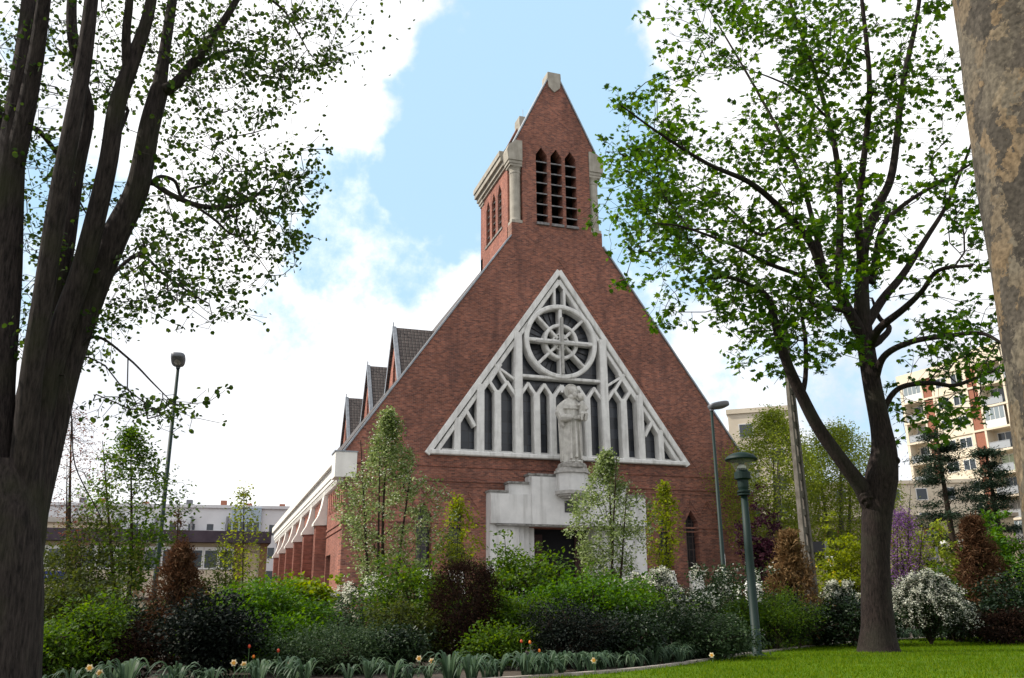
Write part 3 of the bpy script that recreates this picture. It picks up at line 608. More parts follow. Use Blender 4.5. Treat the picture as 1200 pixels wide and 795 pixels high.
def church_nave():
    YE = 99.0; ZT = 8.55
    for s in (-1, 1):
        xw, xi = CX+s*13.2, CX+s*12.3
        holes = [[(54.35, .05), (56.5, .05), (56.5, 4.5), (54.35, 4.5)]]
        for i in range(6):
            yb = 56.9+6.95*i
            if i < 6: holes += [[(yb+2.3+d, 2.6), (yb+3.1+d, 2.6), (yb+3.1+d, 5.3), (yb+2.7+d, 6.0), (yb+2.3+d, 5.3)] for d in (0, 1.5)]
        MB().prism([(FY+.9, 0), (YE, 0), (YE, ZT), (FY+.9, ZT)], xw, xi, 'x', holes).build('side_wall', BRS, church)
        MB().box(xw-s*.6, xw-s*.65, FY+1.2, YE-.2, 1.5, 6.4).build('side_window_glass', GLL, church)
        MB().box(xw-s*.45, xw-s*.55, 54.36, 56.49, .05, 4.5).build('side_door', WOOD, church)
        # string courses, recessed brick slots and the corbel table
        m = MB()
        for z in (5.62, 5.95): m.box(xw+s*.06, xw-s*.01, FY-.03, 56.85, z, z+.11)
        m.build('side_string_course', BRS, church)
        m = MB()
        for i in range(7): m.box(xw+s*.05, xw-s*.01, FY+.62+i*.86, FY+.92+i*.86, 6.9, 8.1)
        m.build('brick_pilaster_strip', BRS, church)
        m = MB(); y = FY+.25
        while y < YE-.4: m.box(xw+s*.26, xw-s*.005, y, y+.24, 8.22, 8.56); y += .52
        m.build('corbel_table', CORN, church)
        m = MB(); m.box(xw+s*.30, xi, FY+.92, YE, ZT+.003, 8.78); m.box(xw+s*.36, xi, FY+1.32, YE+.02, 8.783, 9.32); m.box(xw+s*.56, xi, FY+1.34, YE+.04, 9.323, 9.84)
        m.build('eaves_cornice', CORN, church)
        for i in range(6):
            yb = 56.9+6.95*i; f = lambda u: xw+s*u
            m = MB(); prof = [(f(-.02), 8.9), (f(.22), 8.9), (f(.24), 8.2), (f(.34), 7.6), (f(.52), 7.0), (f(.82), 6.50), (f(.80), 6.38), (f(-.02), 6.42)]
            m.prism([(a, z) for a, z in prof], yb, yb+1.0, 'y'); m.build('buttress_cap', CORN, church)
            m = MB(); m.box(f(.66), f(-.01), yb+.08, yb+.36, 0, 6.375); m.box(f(.42), f(-.012), yb+.36, yb+.62, 0, 6.376); m.box(f(.66), f(-.011), yb+.62, yb+.9, 0, 6.374); m.build('buttress', BRS, church)
    m = MB()
    for s in (-1, 1):
        # thick roof plane, eaves to ridge
        m.bar((CX+s*13.45, 9.72), (CX-s*.05, 28.9), .22, FY+.92, YE)
    m.build('nave_roof', TILE, church)
    MB().prism(sym([(13.2, 0), (13.2, 9.6), (0, 28.5)]), YE-.6, YE-.02).build('rear_wall', BRF, church)
    # three dormers each side
    for s in (-1, 1):
        for yc in (56.2, 66.4, 77.6):
            xf = CX-s*-1*9.55 if s > 0 else CX-9.55; za, hw, zb = 19.5, 2.75, 14.6; xin = CX+s*5.6
            d = MB().prism([(yc-hw+.25, zb), (yc+hw-.25, zb), (yc, za-.5)], xf-s*.35, xf-s*.15, 'x', [[(yc-.42, 15.4), (yc+.42, 15.4), (yc+.42, 16.7), (yc, 17.4), (yc-.42, 16.7)]]).build('dormer_wall', BRS, church)
            MB().box(xf-s*.6, xf-s*.65, yc-.6, yc+.6, 15.2, 17.6).build('dormer_glass', DARK, d)
            m = MB(); v = MB()
            for e in (-1, 1):
                m.add([(xf, yc+e*hw, zb), (xf, yc, za), (xin, yc, za), (xin, yc+e*hw, zb), (xf, yc+e*hw, zb-.16), (xf, yc, za-.2), (xin, yc, za-.2), (xin, yc+e*hw, zb-.16)],
                      [(0, 1, 2, 3), (7, 6, 5, 4), (0, 4, 5, 1), (2, 6, 7, 3), (3, 7, 4, 0)])
                v.add([(xf+s*.06, yc+e*(hw+.04), zb-.02), (xf+s*.06, yc, za+.08), (xf-s*.20, yc, za+.08), (xf-s*.20, yc+e*(hw+.04), zb-.02), (xf+s*.06, yc+e*(hw-.14), zb-.24), (xf+s*.06, yc, za-.28), (xf-s*.20, yc, za+.012), (xf-s*.20, yc+e*(hw+.01), zb-.01)],
                      [(0, 1, 2, 3), (7, 6, 5, 4), (0, 4, 5, 1), (3, 7, 4, 0)])
            m.build('dormer_roof', TILED, church); v.tube([(xf, yc, za), (xf, yc, za+.35)], .04, 5); v.build('dormer_verge', ZINC, church)
church_nave()

# ------------------------------------------------------------------ statue
def make_statue():
    X0, Y0, Z0 = CX+.02, FY-.75-.31-.38, 9.25
    root = empty('statue', (X0, Y0, Z0), 'weathered grey stone statue of a haloed monk holding a child above the church door', 'statue')
    MB().lathe([(.86, Z0), (.88, Z0+.05), (.86, Z0+.22), (.78, Z0+.30), (.3, Z0+.32)], X0, Y0+.12, 16).build('base', mottled('statue_base', (.2, .19, .17), (.38, .36, .33), 5, .95, .3), root)
    Zb = Z0+.30
    def blob(bm, c, r, rot=None, seg=14):
        M = Matrix.Translation(Vector(c)) @ (rot.to_4x4() if rot else Matrix.Identity(4)) @ Matrix.Diagonal((*r, 1)); bmesh.ops.create_uvsphere(bm, u_segments=seg, v_segments=seg-4, radius=1, matrix=M)
    def limb(bm, pts, rad):
        m = MB().tube(np.array(pts), np.array(rad), 10); vs = [bm.verts.new(v) for v in m.v]
        for f in m.f: bm.faces.new([vs[i] for i in f])
    def robe(bm, rings, folds, amp, n=48):
        vs = []
        for z, cx, cy, rx, ry, a in rings:
            for i in range(n):
                t = 2*math.pi*i/n; k = 1+1.7*a*(math.sin(folds*t+1.3+.25*z)*.6+.4*math.sin((folds+4)*t+1.1*z))
                vs.append(bm.verts.new((X0+cx+rx*k*math.cos(t), Y0+cy+ry*k*math.sin(t), Zb+z)))
        for r_ in range(len(rings)-1):
            for i in range(n): bm.faces.new([vs[r_*n+i], vs[r_*n+(i+1) % n], vs[(r_+1)*n+(i+1) % n], vs[(r_+1)*n+i]])
        bm.faces.new(vs[:n][::-1]); bm.faces.new(vs[-n:])
    def finish(bm, name, vox):
        me = bpy.data.meshes.new(name); bmesh.ops.recalc_face_normals(bm, faces=bm.faces); bm.to_mesh(me); bm.free(); o = bpy.data.objects.new(name+'_src', me); COL.objects.link(o)
        md = o.modifiers.new('r', 'REMESH'); md.mode = 'VOXEL'; md.voxel_size = vox
        sm = o.modifiers.new('s', 'SMOOTH'); sm.iterations = 1; sm.factor = .5
        dg = bpy.context.evaluated_depsgraph_get(); me2 = bpy.data.meshes.new_from_object(o.evaluated_get(dg)); bpy.data.objects.remove(o); me2.materials.clear(); me2.materials.append(STATUE); me2.name = name
        me2.polygons.foreach_set('use_smooth', np.ones(len(me2.polygons), bool)); o2 = bpy.data.objects.new(name, me2); return link(o2, root)
    bm = bmesh.new()
    robe(bm, [(0, 0, .05, .62, .50, .10), (.3, 0, .05, .60, .48, .11), (1.0, 0, .04, .60, .45, .10), (1.8, -.02, .03, .62, .43, .08), (2.5, -.03, .02, .63, .42, .06), (3.0, -.04, .02, .64, .40, .05), (3.35, -.05, .03, .66, .38, .03), (3.65, -.06, .05, .60, .34, .0), (3.85, -.04, .06, .40, .28, 0), (3.98, -.02, .06, .2, .2, 0)], 9, .1)
    # cloak hanging on his right side, with a vertical outer fold
    robe(bm, [(.1, -.42, .14, .28, .28, .12), (1.2, -.46, .14, .27, .28, .12), (2.4, -.52, .12, .26, .28, .08), (3.2, -.50, .10, .28, .28, .04), (3.7, -.35, .10, .25, .22, 0)], 7, .1, 28)
    robe(bm, [(3.22, -.04, .02, .90, .48, .05), (3.28, -.04, .02, .90, .48, .05), (3.50, -.04, .02, .80, .44, .03), (3.72, -.04, .04, .58, .36, .02), (3.92, -.02, .04, .34, .28, 0)], 6, .1, 36)   # shoulder cape
    blob(bm, (X0+.02, Y0-.08, Zb+4.0), (.26, .26, .2))
    # bowed head turned to the child
    h = (X0+.10, Y0-.14, Zb+4.36); rot = Matrix.Rotation(R(-18), 3, 'Y') @ Matrix.Rotation(R(14), 3, 'X')
    limb(bm, [(X0, Y0+.02, Zb+3.8), (X0+.06, Y0-.06, Zb+4.2)], [.17, .15]); blob(bm, h, (.235, .27, .33), rot)
    blob(bm, (h[0]+.03, h[1]-.20, h[2]-.27), (.14, .13, .22), rot); blob(bm, (h[0]+.04, h[1]-.29, h[2]-.03), (.04, .07, .09)); blob(bm, (h[0]-.05, h[1]-.235, h[2]+.09), (.09, .04, .03)); blob(bm, (h[0]+.12, h[1]-.22, h[2]+.08), (.08, .04, .03))
    blob(bm, (h[0]-.22, h[1]-.02, h[2]), (.03, .06, .09)); blob(bm, (h[0]-.02, h[1]+.05, h[2]+.14), (.25, .27, .2))
    # right arm: wide sleeve, forearm across the waist; left arm under the child
    limb(bm, [(X0-.55, Y0+.0, Zb+3.5), (X0-.78, Y0-.10, Zb+2.95), (X0-.70, Y0-.36, Zb+2.62), (X0-.22, Y0-.56, Zb+2.66)], [.26, .30, .30, .16])
    limb(bm, [(X0-.80, Y0-.15, Zb+2.9), (X0-.78, Y0-.25, Zb+2.45), (X0-.66, Y0-.30, Zb+2.12)], [.2, .17, .07])
    limb(bm, [(X0+.50, Y0+.02, Zb+3.45), (X0+.78, Y0-.12, Zb+2.95), (X0+.66, Y0-.42, Zb+2.72), (X0+.20, Y0-.58, Zb+2.70)], [.23, .23, .23, .14])
    for (bx, sgn) in ((X0-.16, 1), (X0+.12, -1)):
        by, bz = Y0-.60, Zb+2.66; blob(bm, (bx, by, bz), (.12, .07, .09))
        for i, ln in enumerate((.15, .18, .17, .13)):
            z = bz+.07-.045*i; limb(bm, [(bx+sgn*.05, by-.02, z), (bx+sgn*(.05+ln*.6), by-.06, z-.01), (bx+sgn*(.05+ln), by-.04, z-.04)], [.026, .024, .018])
        limb(bm, [(bx, by-.04, bz+.06), (bx+sgn*.05, by-.09, bz+.13), (bx+sgn*.10, by-.09, bz+.16)], [.03, .026, .02])
    # rope girdle and hanging scapular fold
    limb(bm, [(X0+.05, Y0-.46, Zb+2.5), (X0+.08, Y0-.47, Zb+1.4), (X0+.06, Y0-.50, Zb+.3)], [.05, .07, .10]); limb(bm, [(X0-.22, Y0-.44, Zb+2.4), (X0-.25, Y0-.46, Zb+1.3), (X0-.28, Y0-.48, Zb+.2)], [.04, .07, .09]); limb(bm, [(X0+.34, Y0-.38, Zb+2.4), (X0+.36, Y0-.40, Zb+1.3), (X0+.40, Y0-.42, Zb+.2)], [.04, .07, .09])
    blob(bm, (X0-.2, Y0-.52, Zb+.05), (.13, .22, .08)); blob(bm, (X0+.2, Y0-.52, Zb+.05), (.13, .22, .08))
    finish(bm, 'monk_figure', .021)
    bm = bmesh.new(); cx, cy, cz = X0+.52, Y0-.50, Zb+3.0
    limb(bm, [(cx, cy, cz-.15), (cx+.02, cy-.02, cz+.2), (cx-.02, cy, cz+.55), (cx-.04, cy, cz+.72)], [.24, .24, .20, .09])
    blob(bm, (cx-.06, cy-.04, cz+.98), (.19, .20, .24)); blob(bm, (cx-.06, cy-.23, cz+.96), (.03, .05, .05))
    for i in range(9): a = i*.7; blob(bm, (cx-.06+.17*math.cos(a), cy+.04+.12*math.sin(a), cz+1.08+.05*math.sin(3*a)), (.08, .08, .08), None, 8)
    limb(bm, [(cx+.18, cy, cz+.5), (cx+.28, cy-.1, cz+.25), (cx+.12, cy-.28, cz+.15)], [.09, .08, .05]); limb(bm, [(cx-.18, cy, cz+.5), (cx-.34, cy-.12, cz+.42), (cx-.44, cy-.12, cz+.62)], [.09, .07, .045])
    limb(bm, [(cx-.08, cy-.1, cz-.05), (cx-.14, cy-.32, cz-.12), (cx-.18, cy-.26, cz-.45)], [.14, .11, .06]); limb(bm, [(cx+.12, cy-.1, cz-.05), (cx+.12, cy-.32, cz-.12), (cx+.06, cy-.28, cz-.48)], [.14, .11, .06])
    blob(bm, (cx-.18, cy-.32, cz-.5), (.05, .1, .04)); blob(bm, (cx+.06, cy-.34, cz-.53), (.05, .1, .04))
    finish(bm, 'child_figure', .019)
    m = MB(); m.ring(h[0]-.04, h[2]+.06, .40, .47, h[1]+.16, h[1]+.22, 40, .015); m.ring(h[0]-.04, h[2]+.06, .02, .40, h[1]+.18, h[1]+.215, 40, .008); m.build('halo', STATUE, root, True)
    m = MB(); m.ring(cx-.06, cz+1.0, .03, .27, cy+.14, cy+.18, 28, .01); m.build('child_halo', STATUE, root, True)
make_statue()

# ------------------------------------------------------------------ vegetation tools
def tpl_fan(out):
    """leaf outline (x across, y along, z up) -> triangle fan from the middle"""
    out = np.array(out, float); c = np.array([[0, out[:, 1].mean(), 0.0]]); V = np.vstack([c, out]); n = len(out)
    return V, np.array([(0, 1+i, 1+(i+1) % n) for i in range(n)])
OVAL = (np.array([(0, 0, 0), (-.30, .45, .08), (0, 1, -.06), (.30, .45, .08)], float), np.array([(0, 2, 1), (0, 3, 2)]))
NARROW = (np.array([(0, 0, 0), (-.13, .5, .05), (0, 1, -.05), (.13, .5, .05)], float), np.array([(0, 2, 1), (0, 3, 2)]))
ROUND = (np.array([(0, 0, 0), (-.42, .25, .08), (-.40, .7, .05), (0, 1, -.08), (.40, .7, .05), (.42, .25, .08)], float), np.array([(0, 2, 1), (0, 3, 2), (0, 4, 3), (0, 5, 4)]))
MAPLE = tpl_fan([(0, .0, 0), (-.25, .08, .02), (-.5, .30, .06), (-.30, .42, .0), (-.42, .78, -.02), (-.15, .66, .03), (0, 1.0, -.12), (.15, .66, .03), (.42, .78, -.02), (.30, .42, 0), (.5, .30, .06), (.25, .08, .02)])
PETAL = (np.array([(-.5, 0, 0), (0, -.5, 0), (.5, 0, .1), (0, .5, .1)], float), np.array([(0, 1, 2), (0, 2, 3)]))

def leaves(name, C, size, tpl, mat, parent, up=.35, out=None, droop=0.0):
    """one mesh of many separate leaves at C"""
    C = np.asarray(C, float); n = len(C); TV, TF = tpl
    nz = rng.normal(0, 1, (n, 3)); nz[:, 2] = np.abs(nz[:, 2])+up*2; nz /= np.linalg.norm(nz, axis=1)[:, None]
    d = rng.normal(0, 1, (n, 3)); 
    if out is not None: d += out*1.3
    d[:, 2] -= droop*2
    d -= nz*np.sum(d*nz, 1)[:, None]; d /= np.linalg.norm(d, axis=1)[:, None]+1e-9; x = np.cross(d, nz)
    s = (size*rng.uniform(.65, 1.3, n))[:, None, None]
    V = C[:, None, :]+s*(TV[None, :, 0:1]*x[:, None, :]+TV[None, :, 1:2]*d[:, None, :]+TV[None, :, 2:3]*nz[:, None, :])
    F = (np.arange(n)[:, None, None]*len(TV)+TF[None]).reshape(-1, 3)
    return np_mesh(name, V.reshape(-1, 3), F, mat, parent)

def tubes(name, chains, mat, parent, nmin=4):
    Vs = []; Fs = []; off = 0
    for pts, rad in chains:
        m = len(pts); n = 14 if rad[0] > .12 else (9 if rad[0] > .04 else (5 if rad[0] > .015 else nmin)); ang = np.arange(n)*2*math.pi/n
        t = np.gradient(pts, axis=0); t /= np.linalg.norm(t, axis=1)[:, None]+1e-9; a = np.array([0, 0, 1.]) if abs(t[0][2]) < .9 else np.array([1., 0, 0]); u = np.cross(t[0], a); u /= np.linalg.norm(u)+1e-9
        V = np.empty((m, n, 3))
        for i in range(m):
            u = u-t[i]*np.dot(u, t[i]); u /= np.linalg.norm(u)+1e-9; w = np.cross(t[i], u); V[i] = pts[i]+rad[i]*(np.outer(np.cos(ang), u)+np.outer(np.sin(ang), w))
        i = np.arange(m-1)[:, None]*n; k = np.arange(n)[None]; k2 = (k+1) % n
        F = np.stack([i+k, i+k2, i+n+k2, i+n+k], -1).reshape(-1, 4)+off
        Vs.append(V.reshape(-1, 3)); Fs.append(F); off += m*n
    return np_mesh(name, np.vstack(Vs), np.vstack(Fs), mat, parent, True)

class Skel:
    def __init__(s): s.p = []; s.par = []; s.r = []; s.fix = []
    def stem(s, pts, rad, parent=-1, sub=6):
        """a traced limb: smooth polyline with radii; starts at the skeleton node nearest its first point"""
        P = smooth3(pts, sub); rr = np.interp(np.linspace(0, 1, len(P)), np.linspace(0, 1, len(rad)), rad)
        if parent == 'near':
            A = np.array(s.p); parent = int(np.argmin(np.linalg.norm(A-P[0], axis=1)))
        last = parent
        for i, q in enumerate(P):
            if i == 0 and parent >= 0 and np.linalg.norm(np.array(s.p[parent])-q) < .02: continue
            s.p.append(q); s.par.append(last); s.r.append(rr[i]); s.fix.append(True); last = len(s.p)-1
        return last
    def grow(s, A, step=.3, wob=.06, k=.55, lift=0.0, minfix=0):
        A = np.asarray(A, float); base = np.array(s.p); D = np.min(np.linalg.norm(A[:, None]-base[None, ::max(1, len(base)//200)], axis=2), axis=1)
        cap = len(s.p)+int(D.sum()/step*1.2)+len(A)*6+100; P = np.zeros((cap, 3)); T = np.zeros((cap, 3)); n = len(s.p); P[:n] = base
        for i in range(n):
            q = s.par[i]; T[i] = base[i]-base[q] if q >= 0 else (0, 0, 1)
        T[:n] /= np.linalg.norm(T[:n], axis=1)[:, None]+1e-9
        for ai in np.argsort(D):
            a = A[ai]; v = a-P[minfix:n]; dist = np.linalg.norm(v, axis=1)+1e-6; cs = np.sum(v*T[minfix:n], 1)/dist
            j = int(np.argmin(dist*(1+k*(1-cs))))+minfix; d = dist[j-minfix]; m = max(1, int(round(d/step)))
            t0 = T[j]+v[j-minfix]/d; t0 /= np.linalg.norm(t0)+1e-9; c1 = P[j]+t0*d*.4; c2 = a-(v[j-minfix]/d*.8+np.array([0, 0, lift]))*d*.3
            last = j
            for i in range(1, m+1):
                t = i/m; q = (1-t)**3*P[j]+3*(1-t)**2*t*c1+3*(1-t)*t*t*c2+t**3*a
                if i < m: q = q+rng.normal(0, wob*step, 3)
                if n >= cap: break
                P[n] = q; dd = q-P[last]; T[n] = dd/(np.linalg.norm(dd)+1e-9); s.p.append(q); s.par.append(last); s.r.append(0); s.fix.append(False); last = n; n += 1
    def chains(s, tip=.006, e=2.2, maxr=9):
        n = len(s.p); P = np.array(s.p); acc = np.zeros(n); kids = [[] for _ in range(n)]
        for i in range(n):
            if s.par[i] >= 0: kids[s.par[i]].append(i)
        order = sorted(range(n), key=lambda i: -i); rad = np.zeros(n)
        for i in order:
            a = sum(rad[c]**e for c in kids[i] if not s.fix[c] or s.fix[i] is False)
            rad[i] = max(tip, a**(1/e) if a > 0 else tip)
            if s.fix[i]: rad[i] = s.r[i]
            rad[i] = min(rad[i], maxr)
        for i in range(n):                      # a grown branch is never thicker than what it grows from
            q = s.par[i]
            if q >= 0 and not s.fix[i]: rad[i] = min(rad[i], rad[q]*(.62 if s.fix[q] else 1.0)+.001)
        out = []; seen = np.zeros(n, bool); starts = [i for i in range(n) if s.par[i] < 0]
        stack = list(starts)
        while stack:
            i = stack.pop(); ch = [i]; q = s.par[i]
            pts = [] if q < 0 else [P[q]]; rr = [] if q < 0 else [min(rad[i]*1.15, rad[q])]
            while True:
                pts.append(P[i]); rr.append(rad[i]); ks = kids[i]
                if not ks: break
                b = max(ks, key=lambda c: rad[c]+(10 if s.fix[c] and s.fix[i] and c == i+1 else 0)); stack += [c for c in ks if c != b]; i = b
            if len(pts) >= 2: out.append((np.array(pts), np.array(rr)))
        return out
def smooth3(pts, n=6):
    pts = np.array(pts, float)
    if len(pts) < 3: return np.array([pts[0]+(pts[-1]-pts[0])*t for t in np.linspace(0, 1, n+1)])
    P = np.vstack([2*pts[0]-pts[1], pts, 2*pts[-1]-pts[-2]]); out = []
    for i in range(1, len(P)-2):
        for t in np.linspace(0, 1, n, endpoint=False):
            a, b, c, d = P[i-1], P[i], P[i+1], P[i+2]; out.append(.5*((2*b)+(-a+c)*t+(2*a-5*b+4*c-d)*t*t+(-a+3*b-3*c+d)*t**3))
    out.append(pts[-1]); return np.array(out)
def regions(specs, n, d0, dspread):
    """points spread through crown regions seen at (px, py, rx, ry, weight), at distances about d0"""
    w = np.array([s[4]*s[2]*s[3] for s in specs], float); w /= w.sum(); out = []
    for s, c in zip(specs, rng.multinomial(n, w)):
        for _ in range(c):
            while True:
                a, b = rng.uniform(-1, 1, 2)
                if a*a+b*b < 1: break
            dd = d0+(s[5] if len(s) > 5 else 0)+rng.uniform(-1, 1)*dspread
            out.append(at(s[0]+a*s[2], s[1]+b*s[3], dd))
    return np.array(out)

# ------------------------------------------------------------------ leaf and bark materials
LM = dict(
    maple=leafmat('maple_leaf', [(.016, .050, .006), (.036, .088, .009), (.085, .150, .016)], .5, .45, .4),
    linden=leafmat('linden_leaf', [(.016, .036, .008), (.030, .060, .010), (.065, .10, .014)], .4, .5, .35),
    pear=leafmat('pear_leaf', [(.070, .11, .026), (.14, .19, .06), (.36, .42, .24)], .4, .55, .3),
    fresh=leafmat('fresh_leaf', [(.022, .056, .006), (.052, .105, .010), (.115, .18, .018)], .4, .45, .4),
    bright=leafmat('bright_leaf', [(.022, .066, .004), (.045, .115, .007), (.095, .18, .012)], .4, .42, .45),
    yellowgreen=leafmat('yellowgreen_leaf', [(.075, .12, .008), (.14, .20, .012), (.24, .29, .02)], .4, .4, .4),
    dark=leafmat('dark_leaf', [(.005, .013, .006), (.011, .025, .008), (.026, .048, .014)], .15, .32, .5),
    inky=leafmat('inky_leaf', [(.004, .006, .006), (.008, .013, .009), (.022, .030, .018)], .1, .45, .25),
    bluegreen=leafmat('bluegreen_leaf', [(.014, .032, .012), (.028, .054, .020), (.060, .090, .040)], .25, .5, .35),
    olive=leafmat('olive_leaf', [(.018, .030, .006), (.040, .055, .010), (.080, .098, .018)], .35, .5, .3),
    brown=leafmat('brown_leaf', [(.040, .020, .010), (.085, .045, .024), (.17, .10, .055)], .2, .8, .15),
    russet=leafmat('russet_leaf', [(.011, .007, .006), (.020, .011, .008), (.038, .020, .012)], .15, .85, .1),
    tan=leafmat('tan_leaf', [(.075, .042, .018), (.16, .10, .045), (.30, .20, .10)], .2, .8, .15),
    white=leafmat('white_blossom', [(.42, .44, .34), (.60, .60, .52), (.74, .74, .68)], .3, .7, .2),
    strap=leafmat('strap_leaf', [(.028, .055, .030), (.055, .095, .052), (.11, .16, .095)], .25, .4, .4),
    willow=leafmat('pale_leaf', [(.10, .15, .018), (.17, .22, .030), (.26, .30, .05)], .45, .5, .3),
    plum=leafmat('plum_leaf', [(.020, .006, .012), (.035, .010, .018), (.06, .02, .028)], .2, .5, .3),
    lilac=leafmat('lilac_blossom', [(.10, .045, .12), (.17, .08, .20), (.30, .17, .34)], .3, .7, .2),
    needle=leafmat('needle', [(.012, .026, .016), (.022, .042, .024), (.040, .066, .034)], .12, .5, .3),
    coppery=leafmat('coppery_leaf', [(.10, .035, .02), (.17, .07, .04), (.12, .13, .03)], .35, .6, .2),
    saplime=leafmat('lime_leaf', [(.085, .12, .010), (.15, .19, .015), (.22, .25, .03)], .45, .5, .3),
    yellow=leafmat('yellow_blossom', [(.5, .36, .02), (.62, .48, .03)], .3, .6, .2),
)
BARK = dict(
    dark=barkmat('linden_bark', (.012, .009, .010), (.060, .046, .044), .13, 26, 1.0, (.036, .036, .020)),
    grey=barkmat('maple_bark', (.008, .006, .006), (.040, .029, .026), .20, 24, 1.0, (.034, .032, .024)),
    twig=barkmat('shrub_wood', (.020, .014, .010), (.050, .036, .026), .3, 20, .5),
    pale=barkmat('pale_wood', (.07, .065, .05), (.15, .14, .11), .3, 14, .5),
)

# ------------------------------------------------------------------ the big trees
def linden():
    """multi-stemmed tree at the left edge, close to the viewpoint"""
    D = 9.0; b = at(8, 700, D)
    root = empty('tree', (b[0]-.05, b[1], LAWN), 'large dark multi-stemmed tree with sparse small leaves standing at the left edge of the lawn', 'tree', )
    s = Skel(); q = lambda x, y, dd=0: at(x, y, D+dd)
    base = [np.array([b[0]-.12, b[1], LAWN-.1]), np.array([b[0]-.10, b[1], LAWN+.35]), q(-6, 720), q(-2, 660), q(2, 600), q(8, 540)]
    s.stem(base, [.55, .46, .37, .345, .30, .18])
    def st(pts, rad): return s.stem(pts, [r_*.80 for r_ in rad], 'near', 6)
    st([q(-14, 640), q(-14, 560, .1), q(-8, 450, .2), q(4, 330, .3), q(11, 210, .3), q(20, 120, .35), q(30, 50, .4), q(38, -40, .5), q(48, -160, .6), q(60, -330, .7)], [.30, .27, .23, .20, .17, .13, .11, .09, .07, .04])
    st([q(12, 210, .3), q(26, 150, .2), q(40, 78, .1), q(50, 10, 0), q(62, -90, -.2), q(80, -240, -.3)], [.13, .115, .10, .085, .07, .04])
    st([q(14, 215, .3), q(-10, 120, .5), q(-30, 0, .8), q(-55, -160, 1), q(-80, -330, 1.2)], [.11, .10, .09, .07, .04])
    st([q(20, 610), q(27, 540, -.1), q(37, 440, -.2), q(52, 340, -.3), q(67, 240, -.4), q(82, 160, -.5), q(97, 80, -.5), q(107, 0, -.5), q(118, -110, -.5), q(130, -260, -.5)], [.17, .135, .12, .112, .108, .10, .095, .08, .065, .04])
    st([q(22, 590, .2), q(34, 480, .35), q(56, 380, .5), q(76, 300, .5), q(90, 205, .5), q(103, 135, .5), q(95, 92, .5), q(84, 30, .5), q(88, -50, .6), q(100, -200, .8)], [.20, .17, .13, .10, .085, .08, .075, .07, .055, .03])
    st([q(-4, 700), q(14, 650), q(24, 595), q(38, 520, .05), q(56, 440, .1), q(78, 370, .05), q(98, 310, 0), q(125, 200, -.15), q(137, 125, -.2), q(153, 78, -.2), q(172, 24, -.2), q(182, -30, -.2), q(200, -150, -.2), q(215, -280, -.1)], [.26, .24, .21, .18, .155, .14, .125, .11, .105, .095, .075, .065, .05, .03])
    st([q(150, 88, -.2), q(148, 40, -.3), q(152, -10, -.4), q(150, -120, -.6)], [.07, .055, .05, .03])
    st([q(4, 690, .1), q(22, 640, .1), q(31, 598, .1), q(50, 530, .2), q(76, 430, .25), q(104, 350, .25), q(134, 278, .2), q(161, 221, .15), q(175, 150, .1), q(186, 108, .1)], [.28, .26, .23, .205, .185, .18, .165, .145, .13, .12])
    st([q(186, 108, .1), q(193, 60, .15), q(202, 0, .2), q(214, -90, .3), q(226, -220, .4)], [.10, .075, .065, .05, .03])
    st([q(187, 108, .1), q(204, 100, .0), q(222, 80, -.05), q(244, 52, -.1), q(276, 2, -.2), q(300, -50, -.3), q(330, -140, -.4)], [.09, .075, .07, .06, .045, .04, .03])
    st([q(100, 345, .25), q(108, 300, .8), q(115, 250, 1.0), q(125, 190, 1.1), q(150, 130, 1.2)], [.10, .09, .08, .06, .03])
    st([q(205, 100, 0), q(232, 75, .6), q(268, 60, .8), q(300, 60, 1.0)], [.04, .035, .03, .015])
    # lower side branches reaching right
    st([q(150, 262, .2), q(168, 222, .25), q(178, 214, .2), q(200, 228, 0), q(232, 241, -.1), q(262, 243, -.1), q(290, 236, -.2), q(318, 216, -.2)], [.05, .045, .04, .036, .034, .028, .02, .012])
    st([q(178, 214, .2), q(188, 207, .4), q(205, 213, .5), q(213, 232, .6), q(222, 222, .7), q(245, 215, .8), q(262, 196, .9)], [.03, .026, .026, .024, .02, .016, .01])
    st([q(228, 241, -.1), q(252, 258, -.1), q(272, 275, -.1), q(298, 275, -.2)], [.02, .018, .014, .008])
    st([q(108, 345, .25), q(160, 300, .6), q(190, 320, .5), q(225, 345, .3), q(245, 356, .2)], [.03, .025, .018, .014, .008])
    st([q(82, 420, .2), q(112, 395, .1), q(150, 420, 0), q(180, 450, -.1), q(200, 470, -.1)], [.02, .018, .014, .010, .006])
    st([q(290, -20, -.25), q(330, 10, -.3), q(350, 40, -.3), q(362, 62, -.3)], [.02, .016, .012, .008])
    st([q(12, 215, .3), q(35, 150, 1.0), q(70, 185, 1.3), q(90, 230, 1.5)], [.05, .04, .03, .015])
    st([q(76, 440), q(84, 490, -.3), q(88, 545, -.7), q(115, 600, -.8), q(120, 618, -.8)], [.012, .01, .008, .006, .004])
    nfix = len(s.p)
    R1 = [(330, 62, 62, 50, 1.2), (385, 72, 26, 18, 1.0), (280, 95, 70, 60, 1.2), (235, 40, 60, 60, .9), (160, 60, 80, 80, .7), (60, 80, 60, 90, .6), (340, 205, 36, 42, 1.3), (300, 235, 70, 50, 1.2), (240, 200, 60, 60, .8), (350, 285, 28, 16, 1.3),
          (230, 300, 75, 50, 1.2), (290, 300, 40, 34, 1.1), (160, 270, 50, 60, .8), (140, 350, 42, 42, 1.1), (200, 345, 46, 30, 1.2), (265, 355, 30, 24, 1.2), (110, 410, 24, 24, 1.0), (165, 482, 50, 14, 1.0), (205, 478, 30, 12, 1.3), (120, 480, 18, 14, 1.2), (155, 465, 22, 18, .8),
          (60, 250, 50, 80, .8), (30, 330, 40, 80, .7), (10, 160, 30, 60, .8), (360, 20, 40, 34, .9)]
